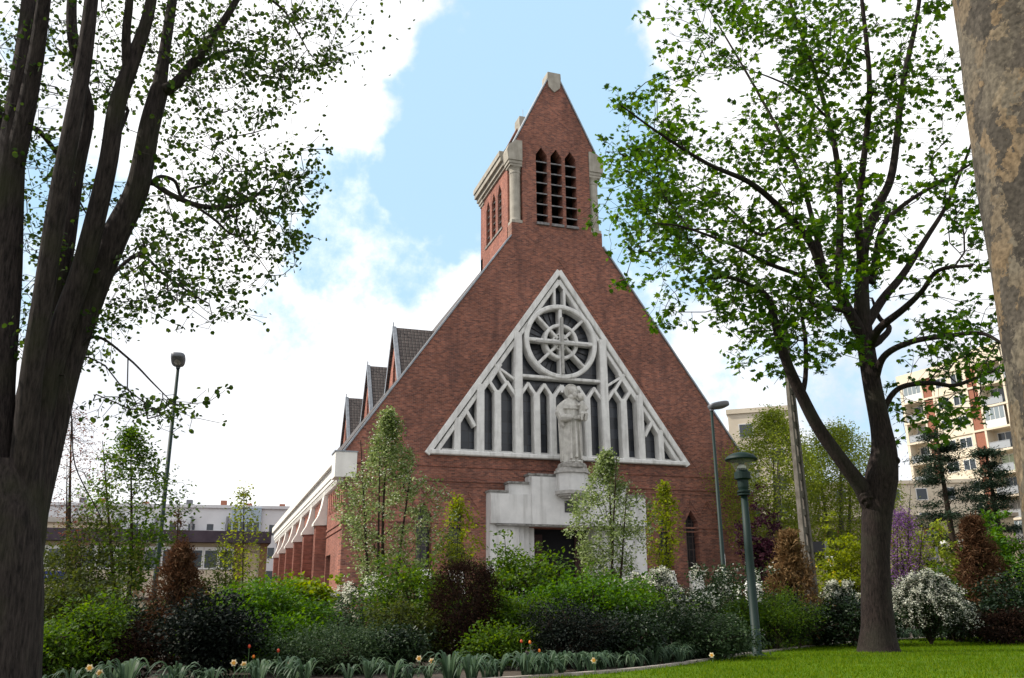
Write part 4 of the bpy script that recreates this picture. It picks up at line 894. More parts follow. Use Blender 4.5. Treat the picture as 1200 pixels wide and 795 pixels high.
    R1 = [r_ if r_[0] > 185 else (*r_, 1.3) for r_ in R1]; A0 = regions(R1, 900, D, 1.4); A = np.vstack([a+rng.normal(0, .10, (int(k), 3))*[1, 1, .8] for a, k in zip(A0, rng.integers(2, 5, len(A0)))])
    # the part of the crown outside the picture: above and to the left
    B = []
    while len(B) < 420:
        v = rng.uniform(-1, 1, 3)
        if v @ v < 1 and v[2] > -.55: B.append(np.array([b[0]-1.2, b[1]+.3, 8.8])+v*np.array([4.6, 3.8, 4.2]))
    B = [p_ for p_ in B if not (p_[0] > b[0]-.8 and p_[2] < 6.8)]
    s.grow(np.vstack([A, np.array(B)]), .22, .10, .6, minfix=40)
    tubes('trunk', s.chains(.0026, 2.8), BARK['dark'], root)
    C = []; O = []
    for a in A:
        m = rng.integers(2, 6); C.append(a+rng.normal(0, .035, (m, 3))*[1, 1, .8])
    for a in B:
        m = 22; C.append(a+rng.normal(0, .26, (m, 3)))
    C = np.vstack(C); leaves('crown', C, .047, ROUND, LM['linden'], root, up=.1, droop=.5)
linden()

def maple():
    D = 20.0; b = at(1030, 762, D)
    root = empty('tree', (b[0], b[1], LAWN), 'spreading maple with fresh green leaves and forked dark trunk rising from the lawn', 'tree')
    s = Skel(); q = lambda x, y, dd=0: at(x, y, D+dd)
    g = np.array([b[0], b[1], 0]); gr = lambda z: g+[0, 0, z]
    s.stem([gr(LAWN-.12), gr(LAWN+.12), q(1029, 735), q(1027, 700), q(1026, 650), q(1028, 600), q(1033, 560), q(1036, 530), q(1032, 500), q(1022, 450), q(1014, 400), q(1010, 365)],
           [.50, .39, .325, .295, .275, .30, .33, .26, .21, .19, .18, .175])
    def st(pts, rad): return s.stem(pts, [r_*.86 for r_ in rad], 'near', 6)
    st([q(1024, 600), q(1010, 572, -.2), q(990, 545, -.4), q(960, 503, -.6), q(940, 465, -.8), q(922, 425, -1), q(910, 385, -1.2), q(900, 350, -1.4), q(880, 335, -1.6), q(852, 325, -1.9), q(815, 330, -2.2)], [.24, .20, .17, .155, .145, .125, .10, .085, .06, .045, .02])
    st([q(940, 463, -.8), q(944, 440, -.6), q(944, 400, -.4), q(940, 372, -.2), q(936, 340, 0)], [.07, .06, .055, .045, .03])
    st([q(1014, 400), q(998, 372, -.2), q(980, 340, -.4), q(966, 325, -.5), q(950, 285, -.8), q(920, 250, -1.1), q(880, 215, -1.6), q(829, 192, -2.2), q(775, 158, -2.8), q(728, 124, -3.2)], [.19, .15, .13, .12, .10, .085, .07, .05, .035, .018])
    st([q(980, 340, -.4), q(984, 300, .1), q(983, 208, .4), q(971, 140, .6), q(950, 71, .7), q(925, 0, .8), q(905, -80, 1)], [.11, .10, .085, .07, .055, .045, .03])
    st([q(998, 365, -.2), q(975, 361, -.8), q(952, 356, -1.2), q(945, 328, -1.5), q(900, 309, -2), q(860, 288, -2.6), q(800, 266, -3.2), q(765, 262, -3.5)], [.09, .075, .065, .06, .05, .04, .025, .012])
    st([q(1010, 365), q(1010, 330), q(1013, 285, .1), q(1030, 240, .2), q(1046, 200, .3), q(1058, 100, .5), q(1075, 17, .7), q(1085, -70, .9)], [.20, .17, .14, .12, .10, .08, .06, .04])
    st([q(1010, 310), q(1006, 260, -.4), q(1010, 208, -.6), q(1019, 104, -.9), q(1010, 0, -1.2), q(1000, -90, -1.4)], [.12, .10, .085, .07, .05, .03])
    st([q(1016, 380), q(1035, 350, .5), q(1058, 322, .9), q(1085, 280, 1.3), q(1112, 235, 1.6), q(1142, 160, 1.9)], [.13, .11, .095, .07, .05, .03])
    st([q(1022, 330, .2), q(1034, 268, 1.0), q(1062, 238, 1.3), q(1105, 212, 1.7), q(1145, 188, 2.0)], [.10, .08, .06, .045, .03])
    st([q(1018, 410), q(1030, 386, -.6), q(1058, 363, -1.0), q(1080, 342, -1.2), q(1100, 317, -1.5), q(1140, 311, -1.8)], [.12, .10, .08, .06, .05, .03])
    st([q(1024, 450), q(1036, 418, -.3), q(1067, 401, -.8), q(1110, 394, -1.2), q(1150, 391, -1.5), q(1178, 405, -1.7)], [.11, .085, .07, .055, .045, .03])
    st([q(1034, 500), q(1036, 482, .1), q(1046, 462, .2), q(1062, 452, .3), q(1092, 449, .5), q(1117, 452, .7), q(1142, 444, .9), q(1170, 432, 1.1)], [.09, .075, .07, .065, .06, .05, .045, .035])
    st([q(1030, 400), q(1042, 385, .2), q(1030, 372, .4), q(1022, 350, .5)], [.09, .07, .06, .03])
    st([q(966, 320, -.5), q(955, 270, -.2), q(935, 200, .4), q(900, 130, 1.0), q(860, 60, 1.5), q(830, 10, 1.9)], [.08, .07, .06, .045, .03, .02])
    st([q(950, 285, -.8), q(925, 262, .2), q(890, 275, .9), q(850, 240, 1.6), q(810, 215, 2.0)], [.05, .045, .04, .03, .015])
    st([q(971, 140, .6), q(940, 110, 0), q(905, 92, -.6), q(870, 80, -1)], [.04, .035, .025, .012])
    # burl and pruned collar on the trunk
    R1 = [(745, 205, 38, 48, 1.5), (760, 120, 40, 26, 1.1), (760, 160, 60, 50, 1.2), (800, 195, 62, 62, 1.35), (790, 260, 55, 38, 1.25), (795, 310, 60, 30, 1.2), (778, 365, 26, 24, 1.4), (830, 340, 50, 40, 1.1), (850, 260, 70, 60, 1.1),
          (815, 20, 40, 18, 1.0), (850, 50, 50, 40, .6), (830, 95, 50, 36, .8), (900, 110, 60, 60, .5), (900, 30, 60, 40, .9), (960, 60, 60, 60, .85), (1020, 90, 60, 80, .85), (1080, 60, 60, 60, .8), (1080, 140, 60, 60, .55), (980, 180, 60, 60, .8), (920, 190, 60, 50, 1.0),
          (930, 260, 60, 50, 1.05), (1000, 270, 70, 50, .65), (1090, 220, 60, 50, .5), (1090, 300, 60, 50, .55), (1140, 260, 30, 50, .7), (880, 390, 40, 32, 1.0), (920, 355, 50, 40, 1.0), (960, 340, 50, 36, .9), (870, 340, 40, 30, 1.0), (960, 400, 36, 26, .6), (985, 415, 22, 20, .6),
          (1090, 370, 50, 24, .7), (1120, 420, 50, 26, .9), (1080, 425, 44, 18, .8), (1055, 475, 14, 20, .6), (1105, 485, 40, 22, 1.0), (1150, 470, 26, 26, .7), (1130, 380, 40, 24, .6), (1128, 500, 24, 10, .6)]
    A0 = regions(R1, 385, D, 3.0); A1 = np.vstack([a+rng.normal(0, .34, (int(k), 3))*[1, 1, .7] for a, k in zip(A0, rng.integers(1, 6, len(A0)))]); A = np.vstack([a+rng.normal(0, .17, (int(k), 3))*[1, 1, .8] for a, k in zip(A1, rng.integers(2, 5, len(A1)))])
    B = []
    cc = at(980, -120, D)
    while len(B) < 300:
        v = rng.uniform(-1, 1, 3)
        if v @ v < 1: B.append(cc+v*np.array([4.8, 4.2, 2.6]))
    s.grow(np.vstack([A, np.array(B)]), .30, .10, .7, minfix=70)
    tubes('trunk', s.chains(.0048, 2.75), BARK['grey'], root)
    C = []
    for a in A: m_ = int(rng.integers(2, 8)); C.append(a+rng.normal(0, .085, (m_, 3))*[1, 1, .75])
    for a in B: C.append(a+rng.normal(0, .24, (20, 3)))
    leaves('crown', np.vstack(C), .134, MAPLE, LM['maple'], root, up=.35, droop=.35)
    # knobbly burls where limbs were pruned
    for (x, y, dd, r) in ((1044, 537, -.05, .17), (1043, 556, -.08, .15), (1016, 582, -.24, .14)):
        bm = bmesh.new(); c = at(x, y, D+dd); bmesh.ops.create_icosphere(bm, subdivisions=4, radius=r, matrix=Matrix.Translation(Vector(c)) @ Matrix.Diagonal((1, .75, 1.35, 1)))
        for v in bm.verts:
            q = (v.co-Vector(c))/r; k = 1+.13*math.sin(5*q.x+3*q.z)+.10*math.sin(9*q.z+4*q.y)+.05*math.sin(17*q.x+11*q.z); v.co = Vector(c)+(v.co-Vector(c))*k
        me = bpy.data.meshes.new('burl'); bm.to_mesh(me); bm.free(); me.materials.append(BARK['grey']); me.polygons.foreach_set('use_smooth', np.ones(len(me.polygons), bool)); link(bpy.data.objects.new('burl', me), root)
maple()

def plane_tree():
    D = 5.0; e0 = at(1118, 0, D); e1 = at(1198, 640, D)
    r = .40; v = ray(1118+0, 0); az = math.atan2(e1[0], e1[1])+r/D*1.02
    cx, cy = D*math.sin(az), D*math.cos(az)
    root = empty('tree', (cx, cy, LAWN), 'thick plane tree trunk with mottled tan and brown peeling bark at the right edge', 'tree')
    zs = np.linspace(LAWN-.1, 8.5, 70); n = 72; V = []
    for z in zs:
        fl = 1+.35*math.exp(-(z-LAWN)/.35)
        for i in range(n):
            a = 2*math.pi*i/n; k = 1+.030*math.sin(2*a+z*1.1)+.02*math.sin(5*a+2.3*z)+.012*math.sin(9*a-3.7*z)+.008*math.sin(17*a+6*z)
            V.append((cx+.02*math.sin(z*.8)+.022*max(z-1.5, 0)+r*fl*k*math.cos(a)*(1.04-.032*z), cy-.018*max(z-1.5, 0)+r*fl*k*math.sin(a)*(1.04-.032*z), z))
    m = len(zs); F = [(i*n+k, i*n+(k+1) % n, (i+1)*n+(k+1) % n, (i+1)*n+k) for i in range(m-1) for k in range(n)]
    np_mesh('trunk', np.array(V), np.array(F), planebark(), root, True)
    s = Skel(); top = np.array([cx, cy, 8.45]); s.stem([top-[0, 0, .5], top, top+[.1, .1, 1.5], top+[.3, .2, 3.2]], [.34, .34, .28, .2])
    for dx, dy in ((-2.4, .8), (2.2, -1.0), (.6, 2.6), (-.6, -2.4)): s.stem([top+[0, 0, -.3], top+[dx*.4, dy*.4, .9], top+[dx, dy, 2.6]], [.2, .16, .1], 'near', 5)
    B = []
    while len(B) < 260:
        v = rng.uniform(-1, 1, 3)
        if v @ v < 1: B.append(top+[0.6, 0, 3.4]+v*np.array([3.6, 3.6, 2.2]))
    s.grow(np.array(B), .35, .08, .6); tubes('branch', s.chains(.006, 2.4), BARK['pale'], root)
    leaves('crown', np.vstack([a+rng.normal(0, .28, (16, 3)) for a in B]), .12, MAPLE, LM['fresh'], root, up=.3)
plane_tree()

# ------------------------------------------------------------------ shrubs and young trees of the bed
def gpos(px, d):
    v = at(px, 716, d); return np.array([v[0], v[1], float(gz(v[0], v[1]))])
def mpx(px, d): return depth(px, 650, d)/FOC      # metres per photo pixel at that distance
LUMP = [rng.normal(0, 1, (14, 3)) for _ in range(40)]
def lumpy(dirs, seed, amp):
    L_ = LUMP[seed % 40]; L_ = L_/np.linalg.norm(L_, axis=1)[:, None]; k = np.exp(6*(dirs@L_.T-1)).max(axis=1); return 1-amp+amp*1.5*k
def shell(c, rad, n, seed, amp=.35, inner=.45, floor=None, power=1.0):
    """points through the outer volume of a lumpy mound"""
    out = []; tot = 0
    while tot < n:
        d = rng.normal(0, 1, (n, 3)); d /= np.linalg.norm(d, axis=1)[:, None]; r = (inner+(1-inner)*rng.uniform(0, 1, n)**(.6))*lumpy(d, seed, amp)
        p_ = c+d*r[:, None]*rad; p_ = p_[p_[:, 2] > (floor if floor is not None else -9)]; out.append(p_); tot += len(p_)
    return np.vstack(out)[:n]
SEED = [0]
def shrub(px, ytop, hw, d, leaf, label, n=5200, size=.055, tpl=OVAL, name='shrub', cat='shrub', group=None, amp=.42, ctop=.52, blossom=None, zb=0, stems=9, dk=.9, up=.3, kind_shape='mound', bleaf=None, hairy=.05, clumps=None):
    SEED[0] += 1; seed = SEED[0]; g = gpos(px, d); w = hw*mpx(px, d)*1.08; top = at(px, ytop, d)[2]; h = top-g[2]; amp = amp+.12
    root = empty(name, g, label, cat, group); c = g+np.array([0, 0, h*ctop]); rad = np.array([w, w*dk, h*(1-ctop)*.96])
    size = size*1.22; nc = clumps or max(70, n//34); 
    if kind_shape == 'mound':
        K = shell(c, np.array([w, w*dk, max(h*(1-ctop), .1)]), nc, seed, amp, .35, None)
        e_ = rng.random(nc) < .20; K[e_] = c+(K[e_]-c)*rng.uniform(1.05, 1.38, (int(e_.sum()), 1)); lo = K[:, 2] < c[2]; K[lo, 2] = c[2]-(c[2]-K[lo, 2])*(ctop/(1-ctop)); K[:, 2] = np.maximum(K[:, 2], g[2]+.08)
    elif kind_shape == 'cone':
        t = rng.uniform(0, 1, nc)**.8; a = rng.uniform(0, 2*math.pi, nc); prof = np.interp(t, [0, .12, .45, .75, .9, 1], [.75, 1, .85, .45, .25, .05]); rr = prof*np.sqrt(rng.uniform(.25, 1, nc))*(1+.18*np.sin(3*a+seed+7*t))
        K = g+np.stack([w*rr*np.cos(a), w*dk*rr*np.sin(a), .05+t*h*.98], 1)
    elif kind_shape == 'column':
        t = rng.uniform(0, 1, nc); a = rng.uniform(0, 2*math.pi, nc); prof = np.interp(t, [0, .1, .8, .93, 1], [.8, 1, .95, .7, .35]); rr = prof*np.sqrt(rng.uniform(.3, 1, nc))*(1+.10*np.sin(4*a+seed+5*t))
        K = g+np.stack([w*rr*np.cos(a), w*dk*rr*np.sin(a), .05+t*h*.98], 1)
    m = n//nc; r_ = np.array([1, 1, .62])*(hairy+.065*min(w, 1.2))
    C = (K[:, None]+rng.normal(0, 1, (nc, m, 3))*r_).reshape(-1, 3); C[:, 2] = np.maximum(C[:, 2], g[2]+.03); o = C-c; o /= np.linalg.norm(o, axis=1)[:, None]+1e-6
    leaves('foliage', C, size, tpl, LM[leaf], root, up=up, out=o)
    ch = []
    s = Skel(); 
    for i in range(stems):
        a = rng.uniform(0, 2*math.pi); q = K[rng.integers(nc)]; b0 = g+np.array([math.cos(a)*.12*w, math.sin(a)*.12*w, -.05]); mid = (b0+q)/2+np.array([0, 0, .12*h]); P = smooth3([b0, b0+(mid-b0)*.5+[0, 0, .05*h], mid, q], 3); ch.append((P, np.linspace(.018, .004, len(P))*(1+.5*w)))
        for _ in range(6):
            q2 = K[rng.integers(nc)]; k = rng.integers(2, len(P)-1); P2 = smooth3([P[k], (P[k]+q2)/2+[0, 0, .06*h], q2], 3); ch.append((P2, np.linspace(.008, .003, len(P2))))
    tubes('stem', ch, BARK['twig'], root)
    if blossom:
        nb, bs, frac = blossom; top_ = K[(K[:, 2] > g[2]+h*frac)]; top_ = top_[rng.integers(0, len(top_), nb//7)]
        o2 = top_-c; C2 = (top_+o2*.10)[:, None]+rng.normal(0, .055, (len(top_), 7, 3)); leaves('blossom', C2.reshape(-1, 3), bs, PETAL, LM[bleaf or 'white'], root, up=.5)
    return root, K, c
def spirea(px, ytop, hw, d, label, nst=150, dens=1.0, leaf='dark', droop=1.0):
    """arching shoots strung with small white flowers"""
    g = gpos(px, d); w = hw*mpx(px, d); top = at(px, ytop, d)[2]; h = top-g[2]
    root = empty('shrub', g, label, 'flowering shrub', 'white flowering shrubs of the bed'); ch = []; FL = []; LF = []
    for i in range(nst):
        a = rng.uniform(0, 2*math.pi); rch = w*rng.uniform(.25, 1.0); hh = h*rng.uniform(.75, 1.02)*(1-.25*(rch/w)**2); n = 14; t = np.linspace(0, 1, n)
        end = rng.uniform(.25, .85)*hh if rch > .5*w else hh*.9; x = rch*t**1.15; z = hh*np.sin(np.minimum(t*1.75, math.pi/2)*1.0)*(1)-(np.maximum(t-.55, 0)/.45)**1.6*(hh-end)*droop
        P = g+np.stack([x*math.cos(a), x*math.sin(a)*.9, np.maximum(z, .05)], 1); P[:, :2] += np.cumsum(rng.normal(0, .012, (n, 2)), 0); ch.append((P, np.linspace(.010, .003, n)))
        for k in range(int(26*dens)):
            u = rng.uniform(.45, 1)**.8*(n-1); j = int(min(u, n-2)); q = P[j]+(P[j+1]-P[j])*(u-j)
            if rng.random() < .72: FL.append(q+rng.normal(0, .028, (4, 3))+[0, 0, .02])
            else: LF.append(q+rng.normal(0, .05, (3, 3)))
        for k in range(26):
            u = rng.uniform(.15, .95)*(n-1); j = int(min(u, n-2)); LF.append(P[j]+(P[j+1]-P[j])*(u-j)+rng.normal(0, .07, (2, 3))-[0, 0, .06])
    K = shell(g+[0, 0, h*.42], np.array([w*.8, w*.75, h*.45]), 2600, 3, .3, .2, g[2]+.05); LF.append(K)
    tubes('stem', ch, BARK['twig'], root); leaves('foliage', np.vstack(LF), .05, OVAL, LM[leaf], root, up=.3); leaves('blossom', np.vstack(FL), .034, PETAL, LM['white'], root, up=.7)
def sapling(px, ytop, ybot, hw, d, leaf, label, n=260, per=14, size=.05, r0=.05, tpl=OVAL, name='tree', cat='tree', prof=((0, .25), (.3, .9), (.5, 1), (.75, .6), (.92, .22), (1, .05)), spread=.10, blossom=None, bark='twig', group=None, zlo=.0, stems=1, lift=-.6, lean=0, up=.25, step=.16, fastig=.9):
    """a young tree: stem, ascending branches and leaves in clumps along them"""
    g = gpos(px, d); w = hw*mpx(px, d); top = at(px+lean, ytop, d)[2]; zc = max(at(px, ybot, d)[2], g[2]+.2); h = top-zc
    root = empty(name, g, label, cat, group); s = Skel(); tp = np.array([*at(px+lean, ytop, d)[:2], top])
    for k in range(stems):
        a = rng.uniform(0, 6.28); b0 = g+np.array([math.cos(a), math.sin(a), 0])*(.10*k); e = tp if k == 0 else np.array([tp[0]+math.cos(a)*w*.5, tp[1]+math.sin(a)*w*.5, zc+h*rng.uniform(.6, .95)])
        mid = (b0+e)/2+rng.normal(0, .05, 3); s.stem([b0-[0, 0, .05], b0+(mid-b0)*.5, mid, e], [r0, r0*.8, r0*.55, .008], -1, 8)
    nf = len(s.p); t = rng.uniform(0, 1, n)**.9; a = rng.uniform(0, 2*math.pi, n); pr = np.interp(t, *zip(*prof))*np.sqrt(rng.uniform(.03, 1, n))*(1+.2*np.sin(3*a+px)+.15*np.sin(11*t+px))
    A = np.stack([g[0]+(tp[0]-g[0])*t+w*pr*np.cos(a), g[1]+w*pr*np.sin(a), zc+t*h], 1)
    s.grow(A, step, .10, fastig, lift=lift); ch = s.chains(.0035, 2.5); tubes('trunk', ch, BARK[bark], root)
    m = rng.integers(max(1, per//2), per*3//2+1, n); C = np.vstack([A[i]+rng.normal(0, spread, (m[i], 3)) for i in range(n)]); leaves('crown', C, size, tpl, LM[leaf], root, up=up)
    if blossom:
        nb, bs = blossom; k = A[rng.integers(0, n, nb//5)]; leaves('blossom', (k[:, None]+rng.normal(0, spread*.8, (len(k), 5, 3))).reshape(-1, 3), bs, PETAL, LM['white'], root, up=.6)
    return root

BEDG = 'shrubs of the planting bed'
# left part of the bed
shrub(75, 668, 62, 15.5, 'olive', 'dark olive green bush right beside the big trunk on the left', 9000, .05, group=BEDG)
shrub(110, 700, 44, 13.6, 'fresh', 'low green bush with pale lower stems near the big trunk on the left', 5200, .045, group=BEDG, stems=22)
shrub(92, 598, 52, 20, 'olive', 'tall olive leaved shrub standing left of the slender white flowering tree', 7000, .06, group=BEDG, amp=.5)
shrub(150, 700, 42, 16.5, 'dark', 'dark green bush left of the brown dried conifer', 4600, .05, group=BEDG)
shrub(150, 735, 34, 13.6, 'russet', 'low reddish brown twiggy bush below the brown dried conifer', 3000, .045, group=BEDG)
shrub(206, 642, 38, 16.5, 'brown', 'brown dried conifer with drooping dead sprays in the left part of the bed', 9000, .075, NARROW, 'conifer', 'conifer', group='dried conifers', kind_shape='cone', up=.1, hairy=.03)
sapling(209, 598, 668, 9, 16.6, 'brown', 'thin bare brown spire of the dried conifer behind the brown shrub', 46, 12, .06, .03, NARROW, 'conifer', 'conifer', spread=.05)
shrub(246, 706, 54, 13.8, 'inky', 'nearly black glossy leaved bush at the bottom left of the bed', 10500, .05, group=BEDG)
shrub(300, 684, 64, 15.6, 'bright', 'broad bright green bush left of the clipped yellow green one', 13500, .055, group=BEDG, up=.4, stems=30, ctop=.62)
shrub(352, 682, 34, 18.4, 'yellowgreen', 'clipped yellow green bush in front of the church side wall', 6800, .07, ROUND, group=BEDG)
shrub(238, 668, 40, 21, 'olive', 'olive shrub behind the dried conifer in front of the low building', 4200, .06, group=BEDG)
shrub(400, 735, 76, 13.9, 'bluegreen', 'wide blue green bush of fine leaves below the young pear tree', 15000, .036, group=BEDG, amp=.3)
shrub(392, 706, 36, 16.4, 'bluegreen', 'smaller blue green bush rising behind the wide blue green one', 5200, .04, group=BEDG)
shrub(420, 676, 44, 19.5, 'bluegreen', 'bush covered in creamy white blossom below the church corner', 5200, .045, group='white flowering shrubs of the bed', cat='flowering shrub', blossom=(3800, .05, .45))
shrub(485, 662, 54, 17.5, 'fresh', 'fresh green bush at the foot of the young pear tree', 8500, .06, group=BEDG, stems=20)
shrub(475, 712, 42, 15.0, 'olive', 'olive green bush with a reddish stem left of the dark conifer', 5600, .05, group=BEDG, stems=18)
shrub(545, 664, 36, 15.3, 'russet', 'dark reddish brown column shaped conifer in the middle of the bed', 12500, .055, NARROW, 'conifer', 'conifer', kind_shape='column', up=.1)
shrub(536, 642, 36, 18.5, 'olive', 'yellowish olive bush above the dark column shaped conifer', 5200, .05, group=BEDG)
shrub(600, 636, 46, 18.0, 'fresh', 'airy tall green shrub left of the church door', 4700, .07, group=BEDG, amp=.6, stems=20, ctop=.6)
shrub(603, 700, 36, 15.6, 'fresh', 'loose green bush with bare lower shoots right of the dark conifer', 4200, .055, group=BEDG, stems=30, ctop=.6)
shrub(640, 648, 30, 18.8, 'fresh', 'open leafed green shrub reaching up before the dark church doorway', 2600, .075, group=BEDG, amp=.6, stems=16, ctop=.62)
shrub(700, 668, 66, 17.2, 'bright', 'large rounded green bush in front of the church door', 13500, .06, group=BEDG, up=.4)
shrub(668, 710, 56, 14.6, 'inky', 'dark twiggy purplish bush at the front below the church door', 10000, .036, group=BEDG, stems=30)
spirea(765, 660, 58, 19.0, 'arching white flowering shrub right of the young pear tree by the church door', 110, 1.0, 'dark', .8)
shrub(788, 708, 60, 16.6, 'dark', 'dark green bush with narrow leaves below the arching white shrub', 11000, .055, NARROW, group=BEDG)
shrub(845, 662, 48, 21.5, 'bluegreen', 'grey green shrub speckled white left of the green park lamp', 7600, .06, group='white flowering shrubs of the bed', cat='flowering shrub', blossom=(3000, .05, .2), up=.1)
shrub(812, 690, 40, 19.5, 'bluegreen', 'lower grey green shrub speckled white behind the dark narrow leaved bush', 4200, .055, group='white flowering shrubs of the bed', cat='flowering shrub', blossom=(1500, .045, .2))
shrub(838, 726, 48, 16.9, 'bluegreen', 'small leaved grey green bush left of the foot of the green park lamp', 7600, .045, group=BEDG)
shrub(905, 690, 44, 20.5, 'fresh', 'soft feathery green bush just right of the green park lamp', 8000, .05, NARROW, group=BEDG)
shrub(932, 628, 30, 22.5, 'tan', 'tan dried conifer in front of the concrete pole', 8500, .10, NARROW, 'conifer', 'conifer', group='dried conifers', kind_shape='cone', up=.1)
spirea(985, 676, 36, 23.5, 'arching white flowering shrub left of the maple trunk', 110, 1.1, 'dark', .9)
shrub(965, 700, 30, 22.6, 'dark', 'dark green bush under the white flowers left of the maple trunk', 3800, .06, group=BEDG)
spirea(1086, 664, 60, 23.6, 'arching white flowering shrub right of the maple trunk with long drooping sprays', 210, 1.1, 'dark', 1.0)
shrub(1108, 672, 42, 27, 'fresh', 'clipped green bush behind the drooping white shrub right of the maple', 5600, .07, group=BEDG)
shrub(1155, 610, 30, 27, 'brown', 'rusty brown dried conifer in front of the arrow signs', 9500, .12, NARROW, 'conifer', 'conifer', group='dried conifers', kind_shape='cone', up=.1)
shrub(1192, 676, 40, 25.5, 'dark', 'dark green bush at the right edge behind the plane tree trunk', 7600, .07, group=BEDG)
shrub(1040, 690, 40, 27, 'dark', 'dark green bush behind the maple trunk', 4200, .07, group=BEDG)
shrub(965, 672, 26, 30, 'saplime', 'lime green bush dotted with yellow blossom behind the concrete pole', 3400, .08, group='bushes behind the bed', blossom=(260, .08, .2), bleaf='yellow')
shrub(1000, 630, 34, 40, 'saplime', 'tall yellow green bush between the concrete pole and the maple trunk', 6200, .12, group='bushes behind the bed')
shrub(902, 598, 26, 37, 'plum', 'dark purple leaved plum bush at the right corner of the church', 7500, .11, group='bushes behind the bed', cat='bush', name='bush')
shrub(1108, 612, 40, 44, 'willow', 'pale green willow bush in front of the flat block', 4600, .13, group='bushes behind the bed', name='bush', cat='bush')
shrub(1060, 650, 36, 40, 'olive', 'dark olive bush below the purple blossom tree', 4200, .11, group='bushes behind the bed', name='bush', cat='bush')
shrub(1178, 598, 32, 38, 'bright', 'bright green leafy bush beside the plane tree trunk', 5600, .13, group='bushes behind the bed', name='bush', cat='bush')
shrub(1190, 655, 34, 33, 'bright', 'clipped green hedge bush behind the dark bush at the right edge', 3600, .08, group='bushes behind the bed', name='bush', cat='bush')
shrub(30, 640, 60, 24, 'olive', 'olive bush mostly hidden behind the big trunk on the left', 4500, .07, group='bushes behind the bed', name='bush', cat='bush')

for a in (
 (60, 735, 40, 13.2, 'fresh', 'low green bush touching the big trunk at the bottom left', 4200, .045),
 (180, 712, 40, 18.5, 'fresh', 'green bush behind the brown dried conifer on its left', 4200, .055),
 (262, 690, 34, 19.5, 'yellowgreen', 'yellowish bush peeping out above the nearly black bush', 3000, .06),
 (330, 718, 40, 14.6, 'bright', 'green bush with red stems below the clipped yellow green one', 5600, .05),
 (455, 735, 38, 14.2, 'dark', 'dark green bush between the wide blue green bush and the dark conifer', 5000, .05),
 (510, 690, 30, 16.8, 'fresh', 'narrow green bush touching the dark column shaped conifer on its left', 3800, .055),
 (575, 655, 30, 19.2, 'olive', 'olive bush behind the dark column shaped conifer on its right', 3400, .055),
 (585, 735, 32, 14.4, 'fresh', 'low green bush at the right foot of the dark column shaped conifer', 3200, .05),
 (640, 680, 40, 16.6, 'bright', 'bright green bush between the airy shrub and the large rounded bush', 6200, .055),
 (745, 690, 44, 18.0, 'fresh', 'green bush between the large rounded bush and the arching white shrub', 6200, .055),
 (730, 722, 42, 15.2, 'dark', 'dark leafy bush right of the dark purplish one', 5600, .05),
 (870, 700, 36, 20.5, 'fresh', 'green bush behind the post of the green park lamp', 4200, .055),
 (925, 700, 34, 21.5, 'dark', 'dark bush below the tan dried conifer', 4200, .055),
 (1000, 705, 34, 22.4, 'dark', 'dark low bush touching the maple trunk on its left', 3800, .06),
 (1120, 700, 34, 25.6, 'dark', 'dark bush between the drooping white shrub and the rusty conifer', 4200, .06),
 (1175, 712, 34, 24.5, 'russet', 'low reddish bush in front of the rusty dried conifer', 3400, .055)):
    shrub(*a, group=BEDG, stems=16, ctop=.58)

# young trees
pr = ((0, .25), (.15, .75), (.35, 1), (.55, .88), (.72, .58), (.86, .30), (1, .05))
sapling(455, 484, 696, 66, 20, 'pear', 'young flowering pear tree with pale leaves before the left end of the church front', 620, 20, .07, .055, name='tree', prof=pr, spread=.07, blossom=(1800, .035), stems=4, step=.14, lift=-1.6, group='young flowering pear trees')
sapling(712, 532, 680, 54, 20, 'pear', 'young flowering pear tree with pale leaves in front of the church door', 430, 20, .07, .05, prof=pr, spread=.07, blossom=(1200, .035), stems=3, step=.14, lift=-1.6, group='young flowering pear trees')
sapling(537, 583, 668, 28, 21, 'saplime', 'small lime green sapling before the church wall left of the portal', 150, 12, .075, .025, spread=.07, group='saplings before the church')
sapling(780, 568, 672, 24, 21, 'saplime', 'small lime green sapling before the lancet windows right of the portal', 160, 12, .075, .025, spread=.07, group='saplings before the church')
sapling(153, 505, 690, 60, 21, 'fresh', 'slender open tree with small fresh leaves in front of the left street lamp', 480, 12, .085, .06, prof=((0, .2), (.3, .9), (.6, 1), (.85, .5), (1, .1)), spread=.10, stems=2, blossom=(260, .05))
sapling(84, 478, 660, 42, 30, 'coppery', 'nearly bare tree with sparse coppery buds behind the big trunk on the left', 850, 3, .07, .10, prof=((0, .2), (.35, .8), (.7, 1), (.9, .6), (1, .2)), spread=.09, stems=2)
sapling(286, 572, 690, 26, 23, 'saplime', 'thin sapling with a few light leaves before the low building', 120, 9, .08, .03, spread=.10, group='saplings before the church')
sapling(912, 482, 668, 62, 56, 'willow', 'pale yellow green budding tree behind the green park lamp', 1900, 17, .14, .28, prof=((0, .3), (.3, .9), (.6, 1), (.85, .62), (1, .2)), spread=.26, stems=3, bark='pale', group='budding trees across the street', step=.4)
sapling(985, 500, 668, 62, 60, 'willow', 'pale yellow green budding tree seen left of the maple trunk', 1800, 16, .15, .28, prof=((0, .3), (.3, .9), (.6, 1), (.85, .62), (1, .2)), spread=.28, stems=3, bark='pale', group='budding trees across the street', step=.4)
sapling(1048, 560, 660, 34, 62, 'willow', 'small pale yellow green tree just right of the maple trunk', 330, 12, .14, .18, spread=.26, stems=2, bark='pale', group='budding trees across the street', step=.4)
sapling(1064, 598, 690, 28, 37, 'lilac', 'tree covered in purple blossom right of the maple trunk', 300, 9, .085, .08, prof=((0, .4), (.3, .9), (.6, 1), (.85, .6), (1, .2)), spread=.12, stems=4)
